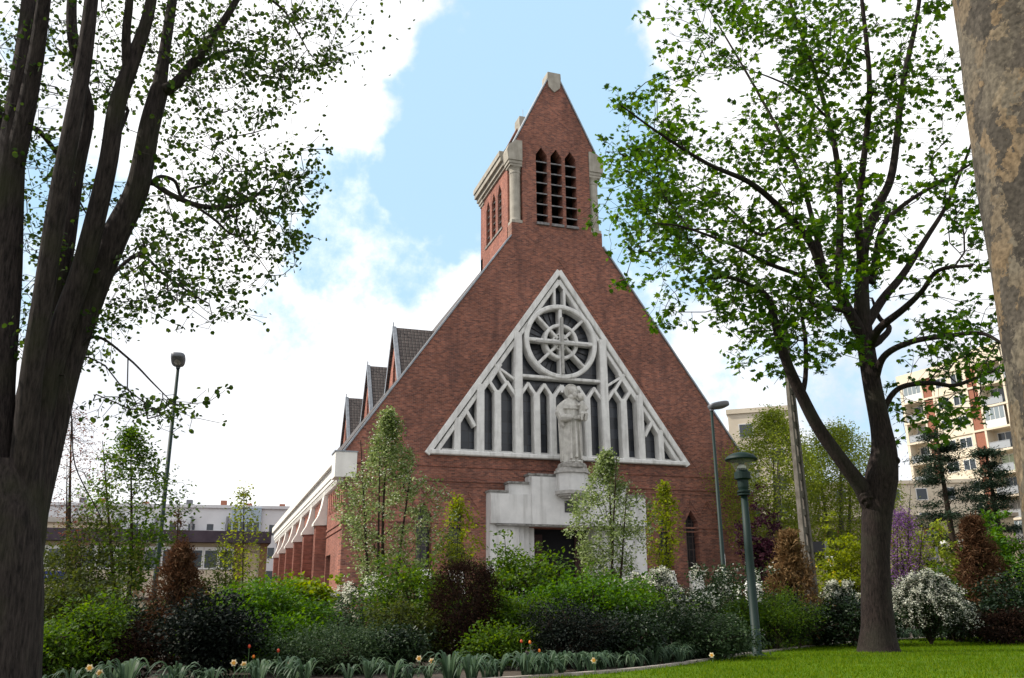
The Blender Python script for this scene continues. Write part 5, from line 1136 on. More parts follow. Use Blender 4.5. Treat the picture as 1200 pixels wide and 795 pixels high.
sapling(1066, 606, 690, 26, 37.4, 'saplime', 'light green young tree growing into the purple blossom tree', 120, 10, .10, .04, spread=.14)
sapling(265, 640, 690, 30, 32, 'olive', 'small dark leaved tree in front of the low building windows', 120, 12, .08, .06, spread=.14)

def pine(px, ytop, ybot, hw, d, label, tiers=11, seed=1, dens=1.0):
    g = gpos(px, d); w = hw*mpx(px, d); top = at(px, ytop, d)[2]; zc = at(px, ybot, d)[2]; h = top-zc
    root = empty('conifer', g, label, 'conifer', 'tall dark conifers'); s = Skel(); s.stem([g, g+[.05, 0, h*.5], [g[0], g[1], top]], [.24, .17, .04], -1, 14)
    A = []; S = []
    for t in range(tiers):
        z = zc+h*(t+.3)/tiers; rr = 1.25*w*(1-.70*(t/tiers)**1.4)
        for k in range(rng.integers(2, 5)):
            a = rng.uniform(0, 6.28); L_ = rr*rng.uniform(.45, 1.05)
            for j in np.linspace(.35, 1, 5):
                for _ in range(2): A.append(np.array([g[0]+L_*j*math.cos(a+rng.normal(0, .12)), g[1]+L_*j*math.sin(a+rng.normal(0, .12)), z+.18*L_*j-.1*w*j*j+rng.normal(0, .08)]))
    A = np.array(A); s.grow(A, .35, .08, .4); tubes('trunk', s.chains(.008, 2.3), BARK['twig'], root)
    m = int(46*dens); C = (A[:, None]+rng.normal(0, 1, (len(A), m, 3))*[.24, .24, .08]).reshape(-1, 3); leaves('crown', C, .16, NARROW, LM['needle'], root, up=.5)
pine(1128, 500, 650, 44, 45, 'dark pine with layered open branches in front of the flat block')
pine(1186, 520, 640, 34, 48, 'dark conifer half hidden behind the plane tree trunk', 9, 2)

# strap-leaved plants along the edge and a few flowers
def strap_clump(n, hgt):
    V = []; F = []
    for i in range(n):
        a = rng.uniform(0, 6.28); L_ = hgt*rng.uniform(.75, 1.2); w = rng.uniform(.011, .017); lean = rng.uniform(.35, 1.15); m = 8; t = np.linspace(0, 1, m); x = L_*lean*t**1.25*.9; z = L_*np.sin(t*math.pi*(.48+.36*lean))*.78
        dx, dy = math.cos(a), math.sin(a); b = len(V); tw = rng.uniform(-.4, .4)
        for k in range(m):
            ww = w*math.sin(math.pi*(.18+.80*t[k]))**.6*(1 if k < m-1 else .1); V.append((x[k]*dx-ww*dy+.03*dx, x[k]*dy+ww*dx+.03*dy, z[k]+tw*ww)); V.append((x[k]*dx+ww*dy+.03*dx, x[k]*dy-ww*dx+.03*dy, z[k]-tw*ww))
        F += [(b+2*k, b+2*k+1, b+2*k+3, b+2*k+2) for k in range(m-1)]
    return np.array(V), np.array(F)
strap_src = []
for i in range(6):
    V, F = strap_clump(24, .27+.03*(i % 3)); o = np_mesh('iris_plant', V, F, LM['strap'], None, True); strap_src.append(o)
used = 0
rngs = [(-3.2, 2.6, .42, .62), (2.6, 26, .27, .30), (26, 34, .36, .35)]
spots = []
for x0, x1, st_, off in rngs:
    x = x0
    while x < x1:
        for row in range(2 if x > 15 or x < 2.6 else 3):
            yy = float(edge_y(x))+off+row*.32+rng.uniform(-.1, .12); xx = x+rng.uniform(-.18, .18)
            sk = 1.6 if x > 16 else 1.0
            if rng.random() < (.92 if row < 2 else .45): spots.append((xx, yy))
        x += st_*(1.0 if x < 14 else 1.15)
for i, (x, y) in enumerate(spots):
    if i < 6: o = strap_src[i]
    else: o = strap_src[i % 6].copy(); COL.objects.link(o)
    o.location = (x, y, LAWN-.01); o.rotation_euler = (0, 0, rng.uniform(0, 6.28)); o.scale = (1, 1, 1)
    k_ = rng.uniform(.85, 1.25); o.scale = (k_, k_, k_*rng.uniform(.9, 1.1))
    tag(o, 'clump of grey green strap leaves along the edge of the bed', 'plant', 'strap leaved plants along the bed edge')
STEM = plain('flower_stem', (.05, .11, .03), .6); CREAM = plain('daffodil_petal', (.80, .76, .55), .7); ORG = plain('daffodil_trumpet', (.80, .38, .05), .7); TUL = plain('tulip_petal', (.55, .06, .02), .5); TUO = plain('orange_tulip_petal', (.75, .20, .02), .5)
def daffodil(px, py, d, where):
    p_ = at(px, py, d); g = np.array([p_[0], p_[1], LAWN]); root = empty('daffodil', g, 'cream daffodil '+where, 'flower', 'cream daffodils')
    MB().tube([g, (g+p_)/2+[.02, 0, 0], p_], .006, 6).build('stem', STEM, root)
    f = (np.array([0, 0, CAMZ])-p_); f[2] = .3; f /= np.linalg.norm(f); u = np.cross(f, [0, 0, 1]); u /= np.linalg.norm(u); w = np.cross(u, f); V = []; F = []
    for i in range(6):
        a = i*math.pi/3; e = u*math.cos(a)+w*math.sin(a); t_ = np.cross(e, f); b = len(V); V += [p_+f*.004*(i % 2), p_+e*.028+t_*.018+f*.008, p_+e*.048+f*.002*(i % 2), p_+e*.028-t_*.018+f*.008]; F.append((b, b+1, b+2, b+3))
    MB().add(V, F).build('petal', CREAM, root); MB().tube([p_, p_+f*.02, p_+f*.038], [.012, .016, .023], 12).build('trumpet', ORG, root)
for a in ((491, 772, 13.0, 'left of the dark column shaped conifer'), (506, 775, 13.0, 'close by the dark column shaped conifer, the right one of its pair'), (696, 774, 12.9, 'in front of the dark purplish bush'), (105, 783, 11.9, 'near the big trunk on the left, the higher of its pair'), (117, 789, 11.9, 'near the big trunk on the left, the lower of its pair'),
          (274, 777, 12.6, 'by the nearly black bush, beside an orange tulip'), (286, 779, 12.6, 'below the broad bright green bush'), (834, 768, 15.6, 'left of the park lamp foot'), (1012, 742, 24.2, 'left of the maple trunk foot')): daffodil(*a)
def tulip(px, py, d, mat, label):
    p_ = at(px, py, d); g = np.array([p_[0], p_[1], LAWN]); root = empty('tulip', g, label, 'flower', 'tulips under the bushes'); MB().tube([g, p_], .006, 6).build('stem', STEM, root)
    m = MB(); z = p_[2]; m.lathe([(.006, z), (.018, z+.012), (.020, z+.026), (.014, z+.044), (.007, z+.05)], p_[0], p_[1], 10)
    m.build('petal', mat, root, True)
for px, py, mt, lb in ((292, 760, TUL, 'small red tulip under the broad bright green bush, left of the others'), (297, 772, TUO, 'small orange tulip under the broad bright green bush beside a red one'), (326, 765, TUL, 'small red tulip right of the cream daffodils under the bright green bush'), (338, 779, TUO, 'low orange tulip near the wide blue green bush'),
                       (611, 754, TUL, 'red tulip right of the dark column shaped conifer'), (621, 755, TUO, 'orange tulip beside the red one in the middle of the bed'), (632, 765, TUO, 'low orange tulip left of the dark purplish bush')): tulip(px, py, 13.3, mt, lb)

# ------------------------------------------------------------------ street furniture
GREEN = plain('dark_green_paint', (.003, .017, .014), .6, .0, .3); GREY = plain('grey_metal', (.14, .145, .16), .5, .4); WHITEP = plain('white_paint', (.72, .72, .70), .5); BLACKP = plain('black_casing', (.010, .010, .014), .5)
def clear_mat():
    m, nt, b = mat_new('lamp_glass'); N = nt.nodes.new; L = nt.links.new
    t = N('ShaderNodeBsdfTransparent'); t.inputs[0].default_value = (.93, .93, .92, 1); b.inputs['Base Color'].default_value = (.75, .74, .70, 1); b.inputs['Roughness'].default_value = .15
    ms = N('ShaderNodeMixShader'); ms.inputs[0].default_value = .16; L(t.outputs[0], ms.inputs[1]); L(b.outputs[0], ms.inputs[2]); L(ms.outputs[0], nt.nodes['Material Output'].inputs[0]); return m
def park_lamp():
    v = at(888, 770, 18.0); x, y = v[0], v[1]; t = at(870, 530, 18.0)[2]; z0 = LAWN
    root = empty('park_lamp', (x, y, z0), 'dark green park lamp with domed hood and clear flared glass between church and maple', 'park lamp')
    z = lambda f: z0+(t-z0)*f
    MB().lathe([(.17, z0-.02), (.17, z0+.03), (.085, z0+.06), (.078, z(.5)), (.064, z(.775))], x, y, 20).build('post', GREEN, root, True)
    m = MB(); m.lathe([(.082, z(.776)), (.125, z(.779)), (.125, z(.787)), (.09, z(.789)), (.125, z(.794)), (.125, z(.802)), (.09, z(.805)), (.105, z(.82)), (.105, z(.855)), (.155, z(.862)), (.155, z(.895)), (.12, z(.90)), (.10, z(.915))], x, y, 20); m.build('collar', GREEN, root)
    zs = np.linspace(.905, .960, 8); g = [(.125+.13*((f-.905)/.055)**1.3, z(f)) for f in zs]; gv = g+[(r-.006, zz) for r, zz in reversed(g)]
    m = MB(); n = 28; vs = []; fs = []
    for r, zz in g:
        for i in range(n): a = 2*math.pi*i/n; vs.append((x+r*math.cos(a), y+r*math.sin(a), zz))
    for k in range(len(g)-1):
        for i in range(n): fs.append((k*n+i, k*n+(i+1) % n, (k+1)*n+(i+1) % n, (k+1)*n+i))
    m.add(vs, fs); m.build('glass_shade', clear_mat(), root, True)
    m = MB(); m.lathe([(.315, z(.958)), (.32, z(.963)), (.27, z(.978)), (.17, z(.992)), (.06, z(.999)), (.01, z(1.0))], x, y, 28); m.build('hood', GREEN, root, True)
    m = MB(); m.lathe([(.03, z(.90)), (.045, z(.93)), (.075, z(.955)), (.06, z(.964))], x, y, 12); m.build('centre_rod', GREEN, root); MB().lathe([(.05, z(.902)), (.085, z(.91)), (.085, z(.925)), (.045, z(.935))], x+.0, y-.0, 14).build('bulb_holder', WHITEP, root)
park_lamp()
def street_lamp(px, py, d, head_dir, label, pyb):
    b = at(px, py, d); x, y, zt = b; z0 = float(gz(x, y)); root = empty('street_lamp', (x, y, z0), label, 'street lamp', 'tall street lamps')
    MB().lathe([(.16, z0), (.16, z0+.05), (.115, z0+.08), (.105, z0+1.2), (.085, z0+1.25), (.05, zt-.05)], x, y, 14).build('pole', GREEN, root, True)
    hd = np.array([head_dir[0], head_dir[1], 0.]); hd /= np.linalg.norm(hd); u = np.array([-hd[1], hd[0], 0])
    c = np.array([x, y, zt]); bm = bmesh.new(); L_ = .78
    M = Matrix.Translation(Vector(c+hd*L_*.38+[0, 0, .10])) @ Matrix(((hd[0], u[0], 0, 0), (hd[1], u[1], 0, 0), (hd[2], u[2], 1, 0), (0, 0, 0, 1))) @ Matrix.Rotation(R(-12), 4, 'Y') @ Matrix.Diagonal((L_*.52, .19, .13, 1))
    bmesh.ops.create_uvsphere(bm, u_segments=28, v_segments=16, radius=1)
    for v in bm.verts:
        q = v.co; sg = lambda a_, p_: math.copysign(abs(a_)**p_, a_); v.co = M @ Vector((sg(q.x, .7)*1.0, sg(q.y, .5)*1.15*(1+.18*q.z), sg(q.z, .6)))
    me = bpy.data.meshes.new('lamp_head'); bm.to_mesh(me); bm.free(); me.materials.append(GREY); me.polygons.foreach_set('use_smooth', np.ones(len(me.polygons), bool)); h = link(bpy.data.objects.new('lamp_head', me), root)
    bm = bmesh.new(); bmesh.ops.create_uvsphere(bm, u_segments=16, v_segments=8, radius=1, matrix=Matrix.Translation(Vector(c+hd*L_*.45+[0, 0, .03])) @ Matrix(((hd[0], u[0], 0, 0), (hd[1], u[1], 0, 0), (hd[2], u[2], 1, 0), (0, 0, 0, 1))) @ Matrix.Rotation(R(-12), 4, 'Y') @ Matrix.Diagonal((L_*.34, .14, .07, 1)))
    me = bpy.data.meshes.new('lens'); bm.to_mesh(me); bm.free(); me.materials.append(plain('lamp_lens%d' % px, (.30, .29, .27), .25)); link(bpy.data.objects.new('lens', me), h)
    MB().lathe([(.07, zt-.12), (.07, zt+.04), (.04, zt+.07)], x, y, 10).build('neck', GREY, root)
street_lamp(209, 428, 30, (-.05, -1), 'tall dark green street lamp on the left, its head seen end on against the sky', 690)
street_lamp(833.5, 478, 33, (1, -.1), 'tall dark green street lamp in front of the right half of the church', 655)

def concrete_pole():
    t = at(919, 386, 24); b = at(943, 650, 24); x, y = t[0], t[1]; z0 = LAWN-.05; H = t[2]-z0
    root = empty('utility_pole', (x, y, z0), 'grey concrete utility pole with a column of rectangular holes behind the tan dried conifer', 'utility pole')
    m = MB(); nH = 17; ang = R(-83); ca, sa = math.cos(ang), math.sin(ang)
    w0, w1, dp0, dp1 = .095, .05, .155, .085       # half widths at foot and top, narrow and wide faces
    def P(u, v, z): f = (z-z0)/H; return (x+ca*u-sa*v, y+sa*u+ca*v, z)
    def seg(u0, u1, v0, v1, za, zb):
        def k(z): f = (z-z0)/H; return (w0+(w1-w0)*f), (dp0+(dp1-dp0)*f)
        vs = []
        for z in (za, zb):
            a, b_ = k(z)
            for (u, v) in ((u0, v0), (u1, v0), (u1, v1), (u0, v1)): vs.append(P(u*a, v*b_, z))
        m.add(vs, [(0, 3, 2, 1), (4, 5, 6, 7), (0, 1, 5, 4), (1, 2, 6, 5), (2, 3, 7, 6), (3, 0, 4, 7)])
    seg(-1, 1, -1, -.50, z0, z0+H); seg(-1, 1, .50, 1, z0, z0+H)
    for i in range(nH+1):
        za = z0+H*i/(nH+1); seg(-.55, .55, -.499, .499, za+.001, za+H/(nH+1)*.36)
    m.build('post', mottled('pole_concrete', (.085, .075, .062), (.16, .145, .125), 5, .95, .3, 40), root)
    MB().box(x-.08, x+.08, y-.08, y+.08, z0+H, z0+H+.18).build('cap', GREY, root)
concrete_pole()

def facing(p_): f = np.array([-p_[0], -p_[1]]); f /= np.linalg.norm(f); return f
def panel(c, w, h, t=.03, pts=None, f=None):
    """upright plate at c facing the garden; pts is its outline in (across, up)"""
    f = facing(c) if f is None else np.array(f); r = np.array([-f[1], f[0]]); pts = pts or [(-w/2, -h/2), (w/2, -h/2), (w/2, h/2), (-w/2, h/2)]; n = len(pts)
    V = [(c[0]+r[0]*a-f[0]*k*t, c[1]+r[1]*a-f[1]*k*t, c[2]+b) for k in (0, 1) for a, b in pts]; return V, [tuple(range(n)), tuple(range(2*n-1, n-1, -1))]+[(i, (i+1) % n, n+(i+1) % n, n+i) for i in range(n)]
def text_on(body, size, c, mat, parent, f, off=.004, name='lettering', align='CENTER'):
    cu = bpy.data.curves.new(name, 'FONT'); cu.body = body; cu.size = size; cu.align_x = align; cu.align_y = 'CENTER'; cu.extrude = .002; cu.materials.append(mat)
    o = bpy.data.objects.new(name, cu); f = np.array(f); o.rotation_euler = (math.pi/2, 0, math.atan2(f[0], -f[1])); o.location = (c[0]+f[0]*off, c[1]+f[1]*off, c[2]); COL.objects.link(o); me = bpy.data.meshes.new_from_object(o.evaluated_get(bpy.context.evaluated_depsgraph_get())); o2 = bpy.data.objects.new(name, me); o2.rotation_euler = o.rotation_euler; o2.location = o.location; bpy.data.objects.remove(o); bpy.data.curves.remove(cu); COL.objects.link(o2); o = o2
    o.parent = parent; o.matrix_parent_inverse = Matrix.Translation(-Vector(parent.matrix_basis.translation)); return o
def arrow_signs():
    b = at(1152, 650, 45); z0 = 0; root = empty('direction_sign', (b[0], b[1], 0), 'post of white arrow shaped direction signs behind the rusty dried conifer', 'direction sign')
    MB().tube([(b[0], b[1], 0), (b[0], b[1], 4.4)], .055, 10).build('post', GREY, root); inkm = plain('sign_ink', (.05, .05, .09), .6)
    for (x0, x1, y_, hh, flip) in ((1121, 1147, 636.5, .30, 0), (1122, 1150, 646.5, .38, 0), (1149, 1158, 634, .3, 1), (1149, 1157, 645, .36, 1)):
        a, e = at(x0, y_, 44.9), at(x1, y_, 44.9); w = float(np.linalg.norm(a-e)); c = (a+e)/2; h = hh
        o = [(-w/2, 0), (-w/2+.2, -h/2), (w/2, -h/2), (w/2, h/2), (-w/2+.2, h/2)]; o = [(-q, r_) for q, r_ in o][::-1] if flip else o
        V, F = panel(c, w, h, .04, o); pl = MB().add(V, F).build('sign_panel', WHITEP, root)
        f = facing(c); m = MB(); rr = np.array([-f[1], f[0]])
        for k in range(2):
            c2 = c+np.array([f[0]*.01, f[1]*.01, .06-.12*k]); V, F = panel(c2, w*.55, .035, .005); m.add(V, F)
        m.build('writing_line', inkm, pl)
arrow_signs()
def bus_stop():
    a = at(30, 674.5, 36); e = at(92, 674.5, 36); f = facing(a); r = np.array([-f[1], f[0]]); root = empty('bus_shelter', (a[0], a[1], .14), 'glass bus shelter with a narrow blue name board behind the bushes on the left', 'bus shelter')
    L_ = float(np.linalg.norm((e-a)[:2])); c = (a+e)/2; w = L_/2
    blue = plain('blue_board', (.010, .025, .22), .5); V, F = panel(c, L_, .28, .05); bd = MB().add(V, F).build('name_board', blue, root)
    text_on('Mairie de', .22, (a+(e-a)*.26)[:2].tolist()+[c[2]], WHITEP, bd, f)
    def P(u, v, z): return (c[0]+r[0]*u-f[0]*v, c[1]+r[1]*u-f[1]*v, z)
    m = MB(); zt = c[2]-.16; m.add([P(-w-.2, -.2, zt-.10), P(w+1.6, -.2, zt-.10), P(w+1.6, 1.6, zt-.10), P(-w-.2, 1.6, zt-.10), P(-w-.2, -.2, zt), P(w+1.6, -.2, zt), P(w+1.6, 1.6, zt), P(-w-.2, 1.6, zt)], [(0, 3, 2, 1), (4, 5, 6, 7), (0, 1, 5, 4), (1, 2, 6, 5), (2, 3, 7, 6), (3, 0, 4, 7)]); m.build('roof', plain('shelter_roof', (.06, .075, .075), .5), root)
    for u, v in ((-w, 0), (w+1.4, 0), (-w, 1.4), (w+1.4, 1.4)):
        MB().tube([P(u, v, .14), P(u, v, zt-.1)], .05, 8).build('post', GREY, root)
    q = [P(-w+.1, 1.4, .4), P(w+1.3, 1.4, .4), P(w+1.3, 1.4, zt-.3), P(-w+.1, 1.4, zt-.3)]; q2 = [P(-w+.1, 1.42, .4), P(w+1.3, 1.42, .4), P(w+1.3, 1.42, zt-.3), P(-w+.1, 1.42, zt-.3)]
    MB().add(q+q2, [(0, 1, 2, 3), (7, 6, 5, 4), (0, 4, 5, 1), (1, 5, 6, 2), (2, 6, 7, 3), (3, 7, 4, 0)]).build('glass_panel', plain('shelter_glass', (.16, .18, .20), .15), root)
    m = MB(); m.add([P(-w+.3, .9, .5), P(w, .9, .5), P(w, 1.25, .5), P(-w+.3, 1.25, .5), P(-w+.3, .9, .58), P(w, .9, .58), P(w, 1.25, .58), P(-w+.3, 1.25, .58)], [(0, 3, 2, 1), (4, 5, 6, 7), (0, 1, 5, 4), (1, 2, 6, 5), (2, 3, 7, 6), (3, 0, 4, 7)]); m.build('bench', GREY, root)
bus_stop()
def small_things():
    c = at(958, 641, 45); f = facing(c); root = empty('traffic_signal', (c[0], c[1], 0), 'black traffic signal box with pale side on a post by the concrete pole', 'traffic signal')
    V, F = panel(c, .62, .48, .25); MB().add(V, F).build('casing', BLACKP, root); rr = np.array([-f[1], f[0]]); V, F = panel(c+np.array([rr[0]*.40, rr[1]*.40, 0]), .16, .50, .3); MB().add(V, F).build('side_shield', GREY, root)
    MB().tube([(c[0]+rr[0]*.4, c[1]+rr[1]*.4+.1, 0), (c[0]+rr[0]*.4, c[1]+rr[1]*.4+.1, c[2]-.2)], .06, 8).build('post', GREY, root)
    V, F = panel(c+np.array([rr[0]*.5, rr[1]*.5, -.7]), .3, .5, .12); MB().add(V, F).build('lower_box', WHITEP, root)
    # amber lamps on it
    for dx, dz in ((.42, -.62), (.55, -.80)): 
        q = c+np.array([rr[0]*dx+f[0]*.02, rr[1]*dx+f[1]*.02, dz]); V, F = panel(q, .08, .10, .02); MB().add(V, F).build('amber_lens', plain('amber%g' % dx, (.85, .42, .02), .4), root)
    # globe lantern
    c = at(1106, 638, 45); root = empty('globe_lamp', (c[0], c[1], 0), 'white globe lamp on a thin post left of the arrow signs', 'globe lamp')
    MB().tube([(c[0], c[1], 0), (c[0], c[1], c[2]-.2)], .05, 8).build('post', GREY, root)
    bm = bmesh.new(); bmesh.ops.create_uvsphere(bm, u_segments=16, v_segments=10, radius=.17, matrix=Matrix.Translation(Vector(c))); me = bpy.data.meshes.new('globe'); bm.to_mesh(me); bm.free(); me.materials.append(WHITEP); link(bpy.data.objects.new('globe', me), root)
    c = at(1088.5, 642, 44); root = empty('lantern', (c[0], c[1], 0), 'square beige lantern on a post below the purple blossom tree', 'lantern')
    V, F = panel(c, .36, .42, .3); MB().add(V, F).build('housing', plain('beige_metal', (.30, .25, .14), .6), root); MB().tube([(c[0]-.05, c[1]+.12, 0), (c[0]-.05, c[1]+.12, c[2]-.2)], .04, 8).build('post', GREY, root)
    V, F = panel(c+np.array([0, 0, .25]), .46, .06, .36); MB().add(V, F).build('cap', GREY, root)
    c = at(1098.5, 651, 42); f = facing(c); rr = np.array([-f[1], f[0]]); root = empty('signpost', (c[0], c[1], 0), 'small pale signpost with a short side arm between lantern and globe lamp', 'signpost')
    V, F = panel(c, .09, .7, .1); MB().add(V, F).build('upright', GREY, root); V, F = panel(c+np.array([-rr[0]*.22, -rr[1]*.22, -.12]), .42, .08, .08); MB().add(V, F).build('arm', GREY, root); MB().tube([(c[0], c[1]+.05, 0), (c[0], c[1]+.05, c[2]-.4)], .04, 8).build('post', GREY, root)
    c = at(847.5, 656, 46); root = empty('notice_board', (c[0], c[1], 0), 'small white notice plate at the foot of the church front behind the right street lamp', 'sign')
    V, F = panel(c, .20, .55, .05); MB().add(V, F).build('plate', WHITEP, root); MB().tube([(c[0], c[1]+.08, 0), (c[0], c[1]+.08, c[2]+.2)], .03, 6).build('post', GREY, root)
    for i, (px, lb) in enumerate(((876, 'white rounded bollard by the purple plum bush, left of its pair'), (889, 'white rounded bollard by the purple plum bush, right of its pair'))):
        c = at(px, 686, 30); root = empty('bollard', (c[0], c[1], 0), lb, 'bollard', 'white bollards'); MB().lathe([(.10, 0), (.10, c[2]-.15), (.12, c[2]-.1), (.12, c[2]), (.07, c[2]+.09), (.01, c[2]+.12)], c[0], c[1], 12).build('post', WHITEP, root)
small_things()

def car(px, d, yaw, col, label):
    c = at(px, 712, d); x, y = c[0], c[1]; root = empty('parked_car', (x, y, .02), label, 'car', 'cars parked in the street')
    M = Matrix.Translation((x, y, .02)) @ Matrix.Rotation(yaw, 4, 'Z')
    def put(mb, name, mat, par): mb.v = [tuple(M @ Vector(v)) for v in mb.v]; return mb.build(name, mat, par)
    def loft(secs):
        m = MB(); n = len(secs[0]); vs = [v for s_ in secs for v in s_]; fs = [(i*n+k, i*n+(k+1) % n, (i+1)*n+(k+1) % n, (i+1)*n+k) for i in range(len(secs)-1) for k in range(n)]+[tuple(range(n))[::-1], tuple(range((len(secs)-1)*n, len(secs)*n))]; return m.add(vs, fs)
    def sec(xx, w, z0, z1): return [(xx, -w*.92, z0), (xx, -w, z0+.18), (xx, -w, z1-.15), (xx, -w*.88, z1), (xx, w*.88, z1), (xx, w, z1-.15), (xx, w, z0+.18), (xx, w*.92, z0)]
    body = put(loft([sec(-2.0, .70, .38, .80), sec(-1.85, .80, .28, .92), sec(-1.0, .84, .25, .96), sec(.6, .84, .25, .94), sec(1.5, .80, .26, .84), sec(1.95, .70, .34, .68)]), 'body', col, root)
    def cs(xx, w, z1): return [(xx, -w, .90), (xx, -w*.85, z1), (xx, w*.85, z1), (xx, w, .90)]
    put(loft([cs(-1.9, .70, .95), cs(-1.45, .72, 1.42), cs(-.3, .74, 1.50), cs(.35, .72, 1.45), cs(1.15, .72, .93)]), 'cabin_glass', plain('car_glass%d' % px, (.02, .025, .03), .08), root)
    m = MB(); m.box(-1.42, .32, -.62, .62, 1.44, 1.53); put(m, 'roof', col, root)
    for sx in (-1.25, 1.25):
        for sy in (-1, 1):
            t_ = MB(); t_.tube([(sx, sy*.62, .31), (sx, sy*.82, .31)], .31, 18); w_ = put(t_, 'wheel', plain('tyre%d%g%d' % (px, sx, sy), (.015, .015, .015), .8), root); r_ = MB(); r_.tube([(sx, sy*.80, .31), (sx, sy*.835, .31)], .19, 14); put(r_, 'rim', GREY, w_)
    for sy in (-1, 1):
        h = MB(); h.box(1.80, 1.93, sy*.40, sy*.66, .55, .70); put(h, 'headlight', WHITEP, root)
        h = MB(); h.box(-2.0, -1.9, sy*.48, sy*.68, .62, .80); put(h, 'tail_light', plain('tail%d%d' % (px, sy), (.4, .01, .01), .4), root)
car(152, 40, R(2), plain('car_white', (.62, .63, .65), .3), 'white car parked beyond the bushes left of the dried conifer')
car(905, 41, R(181), plain('car_silver', (.30, .32, .35), .3, .3), 'silver car parked beyond the bushes right of the church')

# ------------------------------------------------------------------ buildings beyond
CREAM_ = mottled('cream_render', (.62, .54, .42), (.70, .62, .49), .5, .85, .05); CREAM2 = mottled('beige_render', (.44, .36, .24), (.50, .42, .29), .6, .85, .05)
WHT = mottled('white_facade', (.68, .69, .71), (.76, .77, .79), .4, .8, .05); WING = plain('window_glass_dark', (.03, .04, .05), .12, 0, .6); WFR = plain('window_frame_white', (.70, .70, .68), .5); BRC = mottled('balcony_brick', (.22, .085, .055), (.33, .14, .09), 14, .9, .3)
RAIL = plain('balcony_rail', (.34, .36, .38), .4, .2)
class Frame:
    """local axes: u along the facade, w outwards, z up"""
    def __init__(s, o, e, n): s.o = np.array(o, float); s.e = np.array(e, float); s.n = np.array(n, float)
    def box(s, m, u0, u1, w0, w1, z0, z1):
        vs = []
        for z in (z0, z1):
            for u, w in ((u0, w0), (u1, w0), (u1, w1), (u0, w1)): q = s.o+s.e*u+s.n*w; vs.append((q[0], q[1], z))
        m.add(vs, [(0, 3, 2, 1), (4, 5, 6, 7), (0, 1, 5, 4), (1, 2, 6, 5), (2, 3, 7, 6), (3, 0, 4, 7)]); return m
def flats():
    A = at(1052.6, 441, 128); e = np.array([.15, -.9887]); n = np.array([-.9887, -.15]); F = Frame(A[:2], e, n); U = 44.0; T = 31.0; fz = [24.6-2.72*k for k in range(-2, 10)]
    root = empty('apartment_block', (A[0], A[1], 0), 'tall sunlit cream apartment block with brick strips and stacked balconies at the right', 'apartment block')
    F.box(MB(), 0, U, -12, -1.3, 0, T-.8).build('wall', CREAM_, root)
    m = MB(); F.box(m, -.25, U, -12.2, .25, T-1.0, T+.25); m.build('roof_parapet', CREAM_, root); m = MB(); F.box(m, 6, 12, -9, -4, T+.253, T+2.4); m.build('roof_plant', CREAM_, root)
    mods = []; u = 0.0
    while u < U-6:
        mods += [('bal', u+.4, u+3.25), ('brk', u+3.5, u+4.85), ('win', u+5.1, u+9.7), ('brk', u+9.9, u+11.25), ('bal', u+11.5, u+14.2)]; u += 14.45
    fr = MB()
    for k, a, b in mods: F.box(fr, a-.26, a, -1.3, .12, 0, T-1.0)
    F.box(fr, U-.4, U, -1.3, .12, 0, T-1.0)
    F.box(fr, 0, .14, -1.3, .118, 0, T-1.0)
    for z in fz:
        if 0 < z < T-1.2: F.box(fr, 0, U, -1.3, .16, z-.12, z+.12)
    fr.build('concrete_frame', CREAM_, root)
    bk = MB(); pn = MB()
    for k, a, b in mods:
        if k == 'brk': F.box(bk, a+.002, b-.002, -1.3, .02, 0, T-1.002)
        if k == 'win': F.box(pn, a+.002, b+.2, -1.3, .03, 0, T-1.003)
    bk.build('brick_panel', BRC, root); pn.build('panel_wall', CREAM_, root)
    cur = [plain('curtain%d' % i, c, .8) for i, c in enumerate(((.55, .55, .52), (.42, .50, .36), (.30, .30, .30)))]
    cnt = 0
    for j, z in enumerate(fz):
        if z < 2 or z > T-3: continue
        for k, a, b in mods:
            if a > 30: continue
            cnt += 1
            if k == 'win':
                for (x0, x1) in ((a+.35, a+2.0), (a+2.6, a+4.3)):
                    w = F.box(MB(), x0, x1, .032, .06, z+.95, z+2.25).build('window', WFR, root); p_ = MB(); F.box(p_, x0+.08, (x0+x1)/2-.04, .062, .07, z+1.03, z+2.17); F.box(p_, (x0+x1)/2+.04, x1-.08, .062, .07, z+1.03, z+2.17); p_.build('pane', WING, w)
            elif k == 'bal':
                closed = (j*7+int(a)) % 5 == 2
                if closed:
                    w = F.box(MB(), a+.03, b-.03, -.05, .02, z+.13, z+2.58).build('glazed_balcony', WFR, root); p_ = MB()
                    for q in range(4): s0 = a+.1+(b-a-.2)*q/4; F.box(p_, s0+.04, s0+(b-a-.2)/4-.04, .022, .03, z+1.05, z+2.5)
                    p_.build('pane', plain('pale_glass%d' % cnt, (.22, .26, .28), .15), w)
                else:
                    w = F.box(MB(), a+.4, b-.3, -1.295, -1.24, z+.13, z+2.3).build('balcony_door', WFR, root); p_ = MB()
                    for q in range(2): s0 = a+.45+(b-a-.8)*q/2; F.box(p_, s0+.05, s0+(b-a-.8)/2-.05, -1.238, -1.22, z+.2, z+2.2)
                    p_.build('pane', cur[cnt % 3] if cnt % 2 else WING, w); rl = MB(); F.box(rl, a+.01, b-.01, .02, .06, z+.2, z+1.0); F.box(rl, a+.01, b-.01, .0, .08, z+1.03, z+1.09); rl.build('balcony_rail', RAIL, root)
    # lower wing to the left of it
    B = at(1040, 568, 112); root = empty('building', (B[0], B[1], 0), 'low pale cream wing beside the tall apartment block right of the maple trunk', 'building'); F = Frame(B[:2], (.9, -.43), (-.43, -.9))
